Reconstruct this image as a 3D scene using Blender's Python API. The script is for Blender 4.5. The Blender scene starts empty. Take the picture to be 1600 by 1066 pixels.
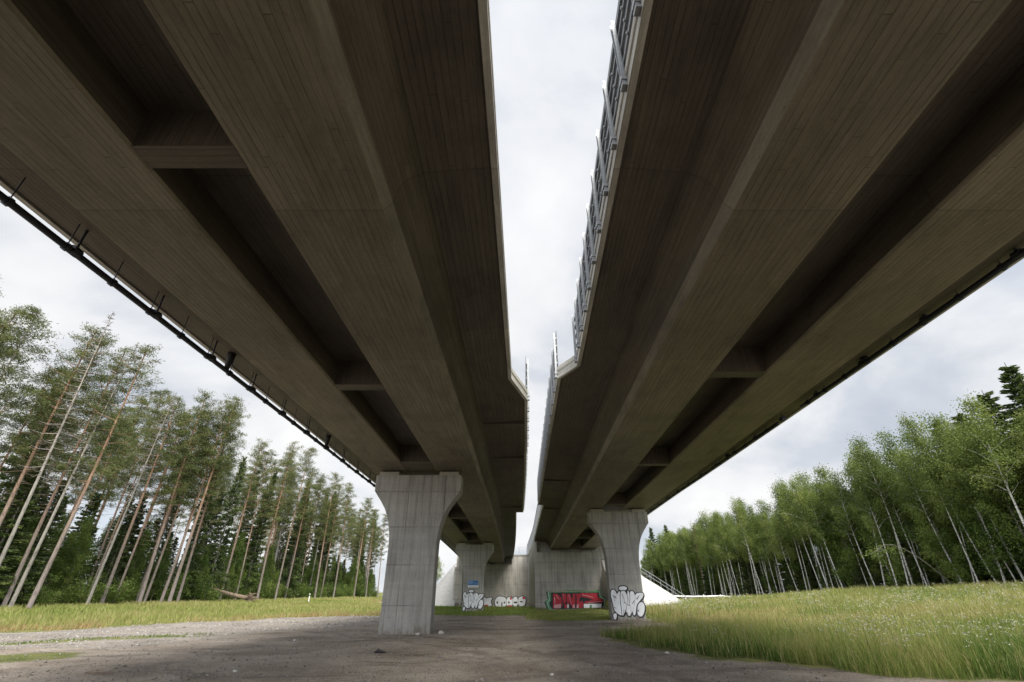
import bpy, bmesh, math, random
import numpy as np
from mathutils import Vector, Matrix
from mathutils.geometry import tessellate_polygon
R = math.radians
S = bpy.context.scene
C = S.collection
# ---------------------------------------------------------------- camera
cam = bpy.data.objects.new('camera', bpy.data.cameras.new('camera')); C.objects.link(cam)
cam.location = (0, 0, 1.6)
cam.rotation_euler = (R(90 + 28.9), 0, 0)
cam.data.sensor_width = 36.0
cam.data.lens = 36.0 * 711.0 / 1600.0
cam.data.clip_start = 0.05
cam.data.clip_end = 5000
S.camera = cam
# ---------------------------------------------------------------- light
SUN_EL, SUN_AZ = R(50), R(157)       # azimuth clockwise from +Y (behind the camera, a little right)
w = bpy.data.worlds.new("World"); S.world = w; w.use_nodes = True
nt = w.node_tree; nt.nodes.clear()
def N(t, x=None, **k):
    n = t.nodes.new(x)
    for a, b in k.items(): setattr(n, a, b)
    return n
out = N(nt, 'ShaderNodeOutputWorld'); mixs = N(nt, 'ShaderNodeMixShader')
sky = N(nt, 'ShaderNodeTexSky', sky_type='NISHITA'); sky.sun_disc = False
sky.sun_elevation = SUN_EL; sky.sun_rotation = SUN_AZ
bg1 = N(nt, 'ShaderNodeBackground'); bg1.inputs[1].default_value = 0.10
nt.links.new(sky.outputs[0], bg1.inputs[0])
tc = N(nt, 'ShaderNodeTexCoord'); sp = N(nt, 'ShaderNodeSeparateXYZ')
nt.links.new(tc.outputs['Generated'], sp.inputs[0])
def M(t, op, a, b=None, c=None, clamp=False):
    n = t.nodes.new('ShaderNodeMath'); n.operation = op; n.use_clamp = clamp
    for i, v in enumerate((a, b, c)):
        if v is None: continue
        if isinstance(v, (int, float)): n.inputs[i].default_value = v
        else: t.links.new(v, n.inputs[i])
    return n.outputs[0]
zc = M(nt, 'MAXIMUM', sp.outputs[2], 0.0)
zz = M(nt, 'ADD', zc, 0.50)
cx = M(nt, 'DIVIDE', sp.outputs[0], zz); cy = M(nt, 'DIVIDE', sp.outputs[1], zz)
cb = N(nt, 'ShaderNodeCombineXYZ'); nt.links.new(cx, cb.inputs[0]); nt.links.new(cy, cb.inputs[1])
def noise(t, vec, scale, detail=4, rough=.5, dist=0):
    n = t.nodes.new('ShaderNodeTexNoise'); n.inputs['Scale'].default_value = scale
    n.inputs['Detail'].default_value = detail; n.inputs['Roughness'].default_value = rough
    n.inputs['Distortion'].default_value = dist
    if vec is not None: t.links.new(vec, n.inputs['Vector'])
    return n.outputs[0]
def ramp(t, fac, stops, interp='LINEAR'):
    n = t.nodes.new('ShaderNodeValToRGB'); n.color_ramp.interpolation = interp
    e = n.color_ramp.elements
    while len(e) < len(stops): e.new(0.5)
    for i, (p, c) in enumerate(stops):
        e[i].position = p; e[i].color = (c[0], c[1], c[2], 1) if not isinstance(c, (int, float)) else (c, c, c, 1)
    if fac is not None: t.links.new(fac, n.inputs[0])
    return n.outputs[0]
n1 = noise(nt, cb.outputs[0], 2.3, 8, .52, .25)
# the cloud deck is thinner (brighter) ahead and left, thicker towards the right
thick = M(nt, 'ADD', M(nt, 'MULTIPLY_ADD', sp.outputs[0], -0.07, 0.045), M(nt, 'MULTIPLY', M(nt, 'ABSOLUTE', sp.outputs[0]), -0.11))
f = M(nt, 'ADD', n1, thick)
ccol = ramp(nt, f, [(0.32, (.56, .62, .72)), (0.44, (.70, .745, .82)), (0.54, (.93, .945, .975)), (0.66, (1.06, 1.06, 1.06))])
elv = M(nt, 'MULTIPLY_ADD', M(nt, 'MAXIMUM', M(nt, 'MULTIPLY', sp.outputs[1], -1.0), 0.0), 1.5, 1.0)   # the hidden sun brightens the sky behind the camera
bg2 = N(nt, 'ShaderNodeBackground')
nt.links.new(ccol, bg2.inputs[0]); nt.links.new(M(nt, 'MULTIPLY', elv, 0.245), bg2.inputs[1])
cover = ramp(nt, noise(nt, cb.outputs[0], 0.9, 3), [(0.25, .82), (0.5, 1.0)])
nt.links.new(cover, mixs.inputs[0])
nt.links.new(bg1.outputs[0], mixs.inputs[1]); nt.links.new(bg2.outputs[0], mixs.inputs[2])
nt.links.new(mixs.outputs[0], out.inputs[0])
sun = bpy.data.objects.new('sun', bpy.data.lights.new('sun', 'SUN')); C.objects.link(sun)
sun.data.energy = 1.5; sun.data.angle = R(34); sun.data.color = (1, .95, .86)
sd = Vector((math.sin(SUN_AZ) * math.cos(SUN_EL), math.cos(SUN_AZ) * math.cos(SUN_EL), math.sin(SUN_EL)))
sun.rotation_euler = sd.to_track_quat('Z', 'Y').to_euler()
S.view_settings.view_transform = 'Standard'; S.view_settings.look = 'None'
S.view_settings.gamma = 1; S.view_settings.use_curve_mapping = False
S.view_settings.exposure = 1.95
S.cycles.max_bounces = 8; S.cycles.diffuse_bounces = 5; S.cycles.transparent_max_bounces = 8
rng = np.random.default_rng(7); random.seed(7)

# ---------------------------------------------------------------- helpers
def tag(o, label=None, cat=None, group=None, kind=None):
    if label: o['label'] = label
    if cat: o['category'] = cat
    if group: o['group'] = group
    if kind: o['kind'] = kind
    return o
def empty(name, loc=(0, 0, 0), rz=0, **k):
    o = bpy.data.objects.new(name, None); C.objects.link(o); o.location = loc; o.rotation_euler = (0, 0, rz)
    o.empty_display_size = .3
    return tag(o, **k)
def link(name, me, parent=None, mat=None):
    o = bpy.data.objects.new(name, me); C.objects.link(o)
    if mat: me.materials.append(mat)
    if parent is not None: o.parent = parent
    return o
class MB:
    def __init__(s): s.v = []; s.f = []; s.mi = []; s.cur = 0
    def face(s, f): s.f.append(tuple(f)); s.mi.append(s.cur)
    def box(s, x0, x1, y0, y1, z0, z1):
        b = len(s.v)
        s.v += [(x0, y0, z0), (x1, y0, z0), (x1, y1, z0), (x0, y1, z0), (x0, y0, z1), (x1, y0, z1), (x1, y1, z1), (x0, y1, z1)]
        for f in ((3, 2, 1, 0), (4, 5, 6, 7), (0, 1, 5, 4), (1, 2, 6, 5), (2, 3, 7, 6), (3, 0, 4, 7)): s.face([b + i for i in f])
    def tube(s, pts, rad, n=8, caps=True):
        pts = [Vector(p) for p in pts]
        if isinstance(rad, (int, float)): rad = [rad] * len(pts)
        b = len(s.v); m = len(pts)
        for i, p in enumerate(pts):
            d = (pts[min(i + 1, m - 1)] - pts[max(i - 1, 0)]).normalized()
            u = d.cross(Vector((0, 0, 1)) if abs(d.z) < .9 else Vector((0, 1, 0))).normalized(); q = d.cross(u)
            for k in range(n):
                a = 2 * math.pi * k / n
                s.v.append(tuple(p + (u * math.cos(a) + q * math.sin(a)) * rad[i]))
        for i in range(m - 1):
            for k in range(n):
                s.face((b + i * n + k, b + i * n + (k + 1) % n, b + (i + 1) * n + (k + 1) % n, b + (i + 1) * n + k))
        if caps:
            s.face([b + k for k in range(n)]); s.face([b + (m - 1) * n + n - 1 - k for k in range(n)])
    def build(s, name, mats, parent=None, smooth=False):
        me = bpy.data.meshes.new(name); me.from_pydata(s.v, [], s.f)
        mats = mats if isinstance(mats, (list, tuple)) else [mats]
        for m in mats: me.materials.append(m)
        if len(mats) > 1: me.polygons.foreach_set('material_index', s.mi)
        bm = bmesh.new(); bm.from_mesh(me); bmesh.ops.recalc_face_normals(bm, faces=bm.faces); bm.to_mesh(me); bm.free()
        if smooth: me.polygons.foreach_set('use_smooth', [True] * len(me.polygons))
        me.update()
        return link(name, me, parent)
def arr_mesh(name, v, q, mat, tint=None, smooth=False, mats=None, mi=None):
    me = bpy.data.meshes.new(name); v = np.asarray(v, np.float32); q = np.asarray(q, np.int32)
    me.vertices.add(len(v)); me.vertices.foreach_set('co', v.ravel())
    k = q.shape[1]
    me.loops.add(q.size); me.loops.foreach_set('vertex_index', q.ravel())
    me.polygons.add(len(q)); me.polygons.foreach_set('loop_start', np.arange(0, q.size, k, dtype=np.int32))
    try: me.polygons.foreach_set('loop_total', np.full(len(q), k, np.int32))
    except Exception: pass
    me.update(calc_edges=True)
    if tint is not None:
        a = me.attributes.new('tint', 'FLOAT', 'POINT'); a.data.foreach_set('value', np.asarray(tint, np.float32))
    if smooth: me.polygons.foreach_set('use_smooth', np.ones(len(q), bool))
    me.materials.append(mat)
    return me
def lerpf(pts):
    xs = [p[0] for p in pts]; ys = [p[1] for p in pts]
    return lambda t: float(np.interp(t, xs, ys))

# ---------------------------------------------------------------- materials
def newmat(name):
    m = bpy.data.materials.new(name); m.use_nodes = True; t = m.node_tree
    b = t.nodes['Principled BSDF']; return m, t, b
def mixc(t, fac, a, b, mode='MIX'):
    n = t.nodes.new('ShaderNodeMix'); n.data_type = 'RGBA'; n.blend_type = mode
    for i, v in ((0, fac), (6, a), (7, b)):
        if isinstance(v, (int, float)): n.inputs[i].default_value = v
        elif isinstance(v, tuple): n.inputs[i].default_value = (*v, 1) if len(v) == 3 else v
        else: t.links.new(v, n.inputs[i])
    return n.outputs[2]
def mapping(t, vec, sc):
    n = t.nodes.new('ShaderNodeMapping'); n.inputs['Scale'].default_value = sc; t.links.new(vec, n.inputs[0]); return n.outputs[0]
def bump(t, b, h, strength, dist=.02):
    n = t.nodes.new('ShaderNodeBump'); n.inputs['Strength'].default_value = strength; n.inputs['Distance'].default_value = dist
    t.links.new(h, n.inputs['Height']); t.links.new(n.outputs[0], b.inputs['Normal'])
def simple(name, col, rough=.6, metal=0, var=.12, scale=6):
    m, t, b = newmat(name); tcn = t.nodes.new('ShaderNodeTexCoord')
    n = noise(t, tcn.outputs['Object'], scale, 5, .6)
    c = ramp(t, n, [(.3, tuple(x * (1 - var) for x in col)), (.7, tuple(min(1, x * (1 + var)) for x in col))])
    t.links.new(c, b.inputs['Base Color']); b.inputs['Roughness'].default_value = rough; b.inputs['Metallic'].default_value = metal
    return m
def board_concrete(name, col, row=.105, wid=2.6, seam=.012, mort=.55, tone=.16):
    """concrete cast against sawn boards: UV x = along the bridge, y = across the boards"""
    m, t, b = newmat(name); uv = t.nodes.new('ShaderNodeUVMap')
    wob = noise(t, mapping(t, uv.outputs[0], (.6, .6, 1)), 1.2, 2)
    vm = t.nodes.new('ShaderNodeVectorMath'); vm.operation = 'MULTIPLY_ADD'
    t.links.new(wob, vm.inputs[0]); vm.inputs[1].default_value = (.0, .03, 0); t.links.new(uv.outputs[0], vm.inputs[2])
    sv = t.nodes.new('ShaderNodeSeparateXYZ'); t.links.new(vm.outputs[0], sv.inputs[0])
    wn = t.nodes.new('ShaderNodeTexWhiteNoise'); wn.noise_dimensions = '1D'; t.links.new(M(t, 'FLOOR', M(t, 'MULTIPLY', sv.outputs[1], 1 / row)), wn.inputs['W'])
    cv = t.nodes.new('ShaderNodeCombineXYZ'); t.links.new(M(t, 'MULTIPLY_ADD', wn.outputs['Value'], 7.3, sv.outputs[0]), cv.inputs[0]); t.links.new(sv.outputs[1], cv.inputs[1])
    br = t.nodes.new('ShaderNodeTexBrick'); t.links.new(cv.outputs[0], br.inputs[0])
    br.offset = 0; br.offset_frequency = 2; br.squash = 1
    br.inputs['Scale'].default_value = 1; br.inputs['Brick Width'].default_value = wid; br.inputs['Row Height'].default_value = row
    br.inputs['Mortar Size'].default_value = seam; br.inputs['Mortar Smooth'].default_value = .6; br.inputs['Bias'].default_value = 0
    br.inputs['Color1'].default_value = (*[x * (1 - tone) for x in col], 1); br.inputs['Color2'].default_value = (*[x * (1 + tone) for x in col], 1)
    br.inputs['Mortar'].default_value = (*[x * mort for x in col], 1)
    # seams open and close along their length, boards differ only faintly
    sm = ramp(t, noise(t, mapping(t, uv.outputs[0], (.7, 3.5, 1)), 1.0, 6, .7), [(.42, 0.0), (.60, 1.0)])
    base = mixc(t, .80, br.outputs[0], col)
    c = mixc(t, sm, base, br.outputs[0])
    blot = ramp(t, noise(t, mapping(t, uv.outputs[0], (.5, .9, 1)), 1.0, 8, .68, .4), [(.32, .66), (.50, .98), (.72, 1.22)])
    c = mixc(t, 1.0, c, blot, 'MULTIPLY')
    big = ramp(t, noise(t, mapping(t, uv.outputs[0], (.10, .30, 1)), 1.0, 3, .5), [(.35, (.86, .84, .80)), (.65, (1.10, 1.11, 1.08))])
    c = mixc(t, 1.0, c, big, 'MULTIPLY')
    w2 = t.nodes.new('ShaderNodeTexWhiteNoise'); w2.noise_dimensions = '1D'; su = t.nodes.new('ShaderNodeSeparateXYZ'); t.links.new(uv.outputs[0], su.inputs[0])
    t.links.new(M(t, 'FLOOR', M(t, 'MULTIPLY', su.outputs[0], 1 / 5.4)), w2.inputs['W'])      # one pour to the next
    c = mixc(t, 1.0, c, ramp(t, w2.outputs['Value'], [(0, (.90, .90, .90)), (1, (1.08, 1.07, 1.05))]), 'MULTIPLY')
    jl = ramp(t, M(t, 'ABSOLUTE', M(t, 'SUBTRACT', M(t, 'FRACT', M(t, 'MULTIPLY', su.outputs[0], 1 / 5.4)), .0)), [(0, .55), (.004, .7), (.007, 1.0)])
    c = mixc(t, .6, c, mixc(t, 1.0, c, jl, 'MULTIPLY'))
    leach = ramp(t, noise(t, mapping(t, uv.outputs[0], (.25, 1.2, 1)), 1.0, 8, .75, 1.0), [(.66, 0), (.74, .35)])
    c = mixc(t, leach, c, tuple(min(1, x * 2.0) for x in col))
    st = ramp(t, noise(t, mapping(t, uv.outputs[0], (.5, 13, 1)), 1.0, 6, .7), [(.36, .78), (.6, 1.05)])
    c = mixc(t, 1.0, c, st, 'MULTIPLY')
    fine = ramp(t, noise(t, mapping(t, uv.outputs[0], (10, 22, 1)), 1.0, 5, .75), [(.3, .86), (.7, 1.12)])
    c = mixc(t, 1.0, c, fine, 'MULTIPLY')
    pk = ramp(t, noise(t, mapping(t, uv.outputs[0], (3.2, 11, 1)), 1.0, 4, .7), [(.62, 1.0), (.70, .55)])
    c = mixc(t, ramp(t, noise(t, uv.outputs[0], .8, 3), [(.45, 0), (.6, 1)]), c, mixc(t, 1.0, c, pk, 'MULTIPLY'))
    t.links.new(c, b.inputs['Base Color']); b.inputs['Roughness'].default_value = .62
    b.inputs['Specular IOR Level'].default_value = .35
    hh = M(t, 'MULTIPLY_ADD', sm, -0.6, 0)
    h2 = M(t, 'MULTIPLY_ADD', br.outputs['Fac'], -1.0, noise(t, mapping(t, uv.outputs[0], (3, 20, 1)), 1.0, 4))
    bump(t, b, h2, .55, .012)
    return m
def panel_concrete(name, col, axis='X', wid=.62, hgt=1.6, zoff=0.0):
    """concrete cast against tall plywood panels, with water streaks"""
    m, t, b = newmat(name); tcn = t.nodes.new('ShaderNodeTexCoord'); s = t.nodes.new('ShaderNodeSeparateXYZ')
    t.links.new(tcn.outputs['Object'], s.inputs[0]); cbn = t.nodes.new('ShaderNodeCombineXYZ')
    ax = M(t, 'ADD', s.outputs[0], s.outputs[1])
    t.links.new(ax, cbn.inputs[0]); t.links.new(s.outputs[2], cbn.inputs[1])
    P = cbn.outputs[0]
    # vertical board joints of uneven spacing, horizontal pour joints
    wv = M(t, 'MULTIPLY', ax, 1 / wid)
    wv2 = M(t, 'ADD', wv, M(t, 'MULTIPLY', M(t, 'SINE', M(t, 'MULTIPLY', wv, 2.3)), .22))
    fx = M(t, 'ABSOLUTE', M(t, 'SUBTRACT', M(t, 'FRACT', wv2), .5))
    seamx = ramp(t, fx, [(0.0, 1.0), (.012, .8), (.035, 0.0)])
    gate = ramp(t, noise(t, mapping(t, P, (1.0, .35, 1)), 1.6, 2), [(.42, .15), (.58, .9)])
    seamx = M(t, 'MULTIPLY', seamx, gate)
    fz = M(t, 'ABSOLUTE', M(t, 'SUBTRACT', M(t, 'FRACT', M(t, 'MULTIPLY', M(t, 'ADD', s.outputs[2], zoff), 1 / hgt)), .5))
    seamz = M(t, 'MULTIPLY', ramp(t, fz, [(0.0, 1.0), (.006, .8), (.02, 0.0)]), ramp(t, noise(t, mapping(t, P, (.7, .1, 1)), 1.0, 3), [(.40, .15), (.56, .8)]))
    seam = M(t, 'MAXIMUM', seamx, seamz)
    big = ramp(t, noise(t, mapping(t, P, (.8, .5, 1)), 1.0, 6, .6), [(.3, .74), (.5, .97), (.7, 1.14)])
    streak = ramp(t, noise(t, mapping(t, P, (5.5, .22, 1)), 1.0, 5, .62, .3), [(.34, .62), (.5, .98), (.68, 1.08)])
    fine = ramp(t, noise(t, P, 14, 5, .7), [(.3, .86), (.7, 1.10)])
    band = ramp(t, noise(t, mapping(t, P, (.15, 2.4, 1)), 1.0, 3, .5), [(.35, .84), (.6, 1.03)])
    c = mixc(t, 1.0, col, big, 'MULTIPLY'); c = mixc(t, .8, c, streak, 'MULTIPLY'); c = mixc(t, 1.0, c, fine, 'MULTIPLY'); c = mixc(t, .45, c, band, 'MULTIPLY')
    splash = M(t, 'MULTIPLY_ADD', noise(t, mapping(t, P, (1.6, .6, 1)), 1.5, 6, .7), -2.2, 1.45)
    spl = ramp(t, M(t, 'SUBTRACT', splash, M(t, 'ABSOLUTE', M(t, 'ADD', s.outputs[2], .05))), [(.0, (1, 1, 1)), (.35, (.62, .56, .50))])
    c = mixc(t, 1.0, c, spl, 'MULTIPLY')
    pk = ramp(t, noise(t, P, 7, 2, .5), [(.70, 1.0), (.76, .55)])
    c = mixc(t, 1.0, c, pk, 'MULTIPLY')
    c = mixc(t, M(t, 'MULTIPLY', seam, .75), c, tuple(x * .22 for x in col))
    t.links.new(c, b.inputs['Base Color']); b.inputs['Roughness'].default_value = .8
    bump(t, b, M(t, 'MULTIPLY_ADD', seam, -1.0, M(t, 'MULTIPLY', noise(t, P, 20, 5, .7), .35)), .5, .015)
    return m
MAT = {}
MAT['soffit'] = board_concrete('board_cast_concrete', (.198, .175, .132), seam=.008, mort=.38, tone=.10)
MAT['chamf'] = board_concrete('lit_chamfer_concrete', (.245, .225, .19), row=.2, wid=5, seam=.004, mort=.8, tone=.05)  # paler copy paints the lit streak along the girder chamfer
MAT['web'] = board_concrete('shaded_web_concrete', (.130, .112, .09), row=.10, wid=4.0, seam=.008, mort=.6)  # darker copy paints shade into the fillet above the chamfer
MAT['cell'] = board_concrete('recess_shade_concrete', (.095, .082, .062), row=.10, wid=4.0, seam=.008, mort=.6)  # darkest copy: the shade inside the recesses is put into the colour
MAT['slabc'] = board_concrete('slab_concrete', (.112, .096, .076), row=.11, wid=5.0, seam=.010, mort=.45, tone=.12)  # brown-dark slab concrete, taken darker still to paint shade into the recesses
MAT['pier'] = panel_concrete('pier_concrete', (.375, .365, .34), wid=.55, hgt=1.62, zoff=1.35)
MAT['abut'] = panel_concrete('abutment_concrete', (.39, .37, .335), wid=.9, hgt=2.1, zoff=.5)
MAT['fascia'] = board_concrete('fascia_concrete', (.50, .49, .46), row=.12, wid=6, mort=.55, tone=.05)
MAT['bear'] = simple('bearing_block_concrete', (.36, .34, .29), .8)
MAT['rubber'] = simple('black_rubber', (.02, .02, .022), .6)
MAT['pipe'] = simple('dark_pipe_steel', (.028, .032, .042), .45, .3, .3)
MAT['galv'] = simple('galvanised_steel', (.34, .355, .37), .5, .5, .15, 10)
MAT['galvd'] = simple('grey_barrier_sheet', (.15, .16, .172), .55, .4, .2, 5)
MAT['white'] = simple('white_paint', (.78, .78, .76), .5, 0, .05)
MAT['red'] = simple('red_paint', (.55, .03, .03), .5, 0, .15)
MAT['gwhite'] = simple('white_spray_paint', (.80, .82, .86), .6, 0, .1, 3)
MAT['gblack'] = simple('black_spray_paint', (.02, .02, .025), .6, 0, .2, 3)
MAT['gred'] = simple('red_spray_paint', (.50, .02, .04), .55, 0, .35, 4)
MAT['gpink'] = simple('pink_spray_paint', (.62, .33, .34), .6, 0, .2, 5)
MAT['ggreen'] = simple('green_spray_paint', (.09, .27, .13), .6, 0, .35, 2)
MAT['blue'] = simple('blue_sign_paint', (.03, .14, .36), .4, 0, .12, 3)
MAT['lblue'] = simple('light_blue_print', (.25, .45, .68), .4)
MAT['orange'] = simple('orange_mesh', (.75, .28, .12), .6)

def leafmat(name, stops, trans=.35, rough=.55):
    m, t, b = newmat(name); a = t.nodes.new('ShaderNodeAttribute'); a.attribute_name = 'tint'
    oi = t.nodes.new('ShaderNodeObjectInfo')
    f = M(t, 'ADD', a.outputs['Fac'], M(t, 'MULTIPLY_ADD', oi.outputs['Random'], .24, -.12), clamp=True)
    c = ramp(t, f, stops)
    t.links.new(c, b.inputs['Base Color']); b.inputs['Roughness'].default_value = rough; b.inputs['Specular IOR Level'].default_value = .3
    tr = t.nodes.new('ShaderNodeBsdfTranslucent'); t.links.new(c, tr.inputs[0])
    mx = t.nodes.new('ShaderNodeMixShader'); mx.inputs[0].default_value = trans
    t.links.new(b.outputs[0], mx.inputs[1]); t.links.new(tr.outputs[0], mx.inputs[2])
    t.links.new(mx.outputs[0], t.nodes['Material Output'].inputs[0])
    return m
MAT['pineleaf'] = leafmat('pine_needles', [(0, (.024, .036, .014)), (.35, (.070, .096, .032)), (.7, (.135, .165, .052)), (1, (.19, .20, .08))], .32)
MAT['sprleaf'] = leafmat('spruce_needles', [(0, (.018, .030, .012)), (.4, (.055, .085, .025)), (.75, (.11, .155, .042)), (1, (.16, .20, .06))], .28)
MAT['deadleaf'] = leafmat('dry_twigs', [(0, (.05, .042, .036)), (.5, (.11, .095, .08)), (1, (.17, .145, .12))], .1)
MAT['birchleaf'] = leafmat('birch_leaves', [(0, (.045, .068, .018)), (.4, (.12, .17, .04)), (.75, (.21, .27, .065)), (1, (.30, .34, .10))], .42)
MAT['bushleaf'] = leafmat('broad_leaves', [(0, (.03, .06, .014)), (.4, (.09, .15, .03)), (.75, (.17, .24, .05)), (1, (.27, .32, .09))], .42)
MAT['grass'] = leafmat('meadow_grass', [(0, (.07, .13, .025)), (.3, (.15, .23, .05)), (.55, (.29, .33, .085)), (.8, (.42, .40, .17)), (1, (.42, .30, .15))], .42)
MAT['flower'] = leafmat('flower_heads', [(0, (.38, .37, .28)), (1, (.6, .6, .5))], .3)
def bark(name, stops, scz=1.0, ringed=False):
    m, t, b = newmat(name); tcn = t.nodes.new('ShaderNodeTexCoord'); s = t.nodes.new('ShaderNodeSeparateXYZ')
    t.links.new(tcn.outputs['Object'], s.inputs[0])
    z = M(t, 'MULTIPLY', s.outputs[2], 1 / 22.0)
    z = M(t, 'ADD', z, M(t, 'MULTIPLY_ADD', noise(t, mapping(t, tcn.outputs['Object'], (2, 2, .6)), 1.0, 4), .16, -.08))
    c = ramp(t, z, stops)
    n = noise(t, mapping(t, tcn.outputs['Object'], (14, 14, 3.0) if not ringed else (2.5, 2.5, 7)), 1.0, 5, .65)
    c = mixc(t, 1.0, c, ramp(t, n, [(.36, .45 if not ringed else .12), (.46, 1.0), (.7, 1.25)]), 'MULTIPLY')
    t.links.new(c, b.inputs['Base Color']); b.inputs['Roughness'].default_value = .85
    bump(t, b, n, .5, .03)
    return m
MAT['pinebark'] = bark('pine_bark', [(0, (.15, .13, .12)), (.22, (.22, .18, .155)), (.45, (.31, .20, .14)), (.8, (.36, .20, .115))])
MAT['greybark'] = bark('grey_bark', [(0, (.16, .15, .13)), (.3, (.30, .28, .25)), (.8, (.33, .29, .25))])
MAT['birchbark'] = bark('birch_bark', [(0, (.22, .21, .19)), (.05, (.50, .49, .46)), (.45, (.58, .57, .54)), (.8, (.30, .26, .22))], ringed=True)
MAT['twig'] = simple('twig_bark', (.12, .095, .075), .9)
MAT['log'] = simple('dead_wood', (.20, .15, .11), .9, 0, .4, 9)
BUB=[[(0.05,1.85),(-0.01,1.77),(-0.15,1.72),(-0.31,1.72),(-0.44,1.77),(-0.48,1.85),(-0.42,1.93),(-0.28,1.98),(-0.12,1.98),(0.01,1.93)],[(-1.01,1.67),(-0.86,1.76),(-0.72,1.65),(-0.67,1.46),(-0.53,1.67),(-0.42,1.59),(-0.43,1.29),(-0.54,1.12),(-0.46,0.54),(-0.46,0.34),(-0.63,0.34),(-0.87,0.54),(-0.93,0.66),(-0.95,0.87),(-1.0,1.16),(-1.05,1.42)],[(-1.01,0.38),(-0.81,0.4),(-0.81,0.21),(-0.88,0.05),(-0.99,0.05),(-1.03,0.21)],[(-0.39,1.63),(-0.14,1.67),(-0.02,1.46),(-0.01,1.16),(-0.09,0.87),(-0.2,0.58),(-0.35,0.3),(-0.44,0.34),(-0.42,0.71),(-0.45,1.12)],[(0.05,1.65),(0.16,1.63),(0.18,1.29),(0.1,0.95),(0.2,0.54),(0.08,0.27),(-0.11,0.34),(-0.15,0.58),(0.0,1.0)],[(0.22,1.61),(0.4,1.67),(0.52,1.5),(0.5,1.16),(0.39,0.87),(0.42,0.71),(0.18,0.38),(0.15,0.71),(0.14,0.95),(0.21,1.29)],[(0.57,1.52),(1.06,1.56),(1.05,1.33),(0.83,1.12),(0.58,0.87),(0.5,0.46),(0.41,0.3),(0.3,0.38),(0.37,0.71),(0.51,1.08)],[(0.74,0.95),(0.94,1.04),(1.09,0.87),(1.05,0.54),(0.88,0.25),(0.69,0.23),(0.59,0.42),(0.63,0.71)]]
RED=[[(4.02,1.69),(6.39,1.76),(6.4,1.83),(7.5,1.83),(7.58,1.8),(8.35,1.83),(8.43,1.8),(9.7,1.8),(9.7,1.87),(10.47,1.87),(10.49,1.28),(10.89,1.06),(10.85,0.19),(10.3,0.12),(10.18,-0.31),(4.28,-0.42),(4.2,-0.21),(4.04,-0.21),(3.77,0.62),(4.16,0.84)],[(4.57,1.54),(10.18,1.56),(10.14,1.06),(10.7,0.84),(10.7,0.33),(10.37,-0.06),(4.71,-0.1),(4.46,0.12),(4.35,0.48),(4.58,0.77)],[(4.81,1.43),(5.28,1.43),(5.76,1.06),(5.91,0.69),(5.8,0.12),(5.46,-0.06),(4.75,-0.04)],[(5.79,1.46),(6.33,1.46),(6.33,-0.03),(6.08,-0.03),(6.06,0.33),(5.89,1.06)],[(6.42,1.43),(6.8,1.46),(7.01,0.84),(7.14,1.46),(7.43,1.46),(7.29,-0.03),(7.0,-0.03),(6.67,0.69),(6.58,-0.03),(6.37,-0.03)],[(7.47,1.43),(8.05,1.46),(8.02,1.06),(7.86,0.99),(7.73,-0.03),(7.46,-0.03),(7.57,0.99)],[(8.09,1.54),(10.05,1.5),(9.98,1.13),(10.54,0.84),(10.55,0.59),(8.49,0.48),(8.42,0.62),(9.53,0.88),(8.12,1.13)],[(7.79,0.55),(8.18,0.73),(8.32,0.33),(8.12,-0.03),(7.79,0.01)],[(4.87,0.33),(5.73,0.4),(5.67,-0.01),(4.86,-0.01)],[(6.39,0.33),(6.6,0.37),(6.57,-0.01),(6.39,-0.01)],[(7.05,0.33),(7.3,0.37),(7.27,-0.01),(7.02,-0.01)],[(7.5,0.33),(7.77,0.37),(7.72,-0.01),(7.47,-0.01)],[(8.34,0.42),(10.41,0.42),(10.33,0.04),(8.31,0.01)],[(9.0,0.33),(9.25,0.33),(9.22,0.0),(8.97,0.0)],[(6.16,0.62),(6.43,0.62),(6.41,0.35),(6.14,0.35)]]
LAB=[[(-4.7,0.86),(-4.41,0.94),(-4.11,0.69),(-3.54,0.86),(-3.2,0.77),(-3.52,0.27),(-3.18,-0.31),(-4.56,-0.31)],[(-2.66,0.52),(-2.19,0.98),(-1.61,0.94),(-1.03,0.77),(-1.02,-0.39),(-1.59,-0.44),(-2.26,-0.44),(-2.65,-0.15)],[(-0.88,0.52),(-0.64,0.86),(-0.16,0.94),(0.13,0.52),(0.08,-0.15),(-0.35,-0.44),(-0.83,-0.31)],[(0.18,0.77),(0.61,0.98),(0.9,0.77),(0.89,-0.31),(0.18,-0.35)],[(1.04,0.77),(1.58,1.02),(2.06,0.94),(2.15,0.35),(1.95,-0.31),(1.08,-0.31)],[(-0.31,0.92),(-0.02,0.86),(-0.06,0.52),(-0.31,0.56)],[(1.67,0.98),(2.06,0.94),(2.04,0.6),(1.72,0.65)],[(-4.38,-0.15),(-3.8,-0.15),(-3.85,-0.35),(-4.35,-0.35)],[(-0.73,-0.23),(-0.06,-0.21),(-0.08,-0.44),(-0.73,-0.44)],[(-2.47,0.27),(-2.28,0.35),(-2.22,0.02),(-2.44,-0.02)],[(-1.31,0.27),(-1.12,0.27),(-1.12,0.02),(-1.31,0.02)],[(0.32,0.27),(0.8,0.27),(0.8,0.06),(0.32,0.06)],[(1.28,0.35),(1.67,0.35),(1.66,0.19),(1.28,0.19)],[(-0.59,0.31),(-0.4,0.31),(-0.4,0.02),(-0.59,0.02)],[(-1.7,0.19),(-1.55,0.19),(-1.55,-0.35),(-1.69,-0.35)]]
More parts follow.
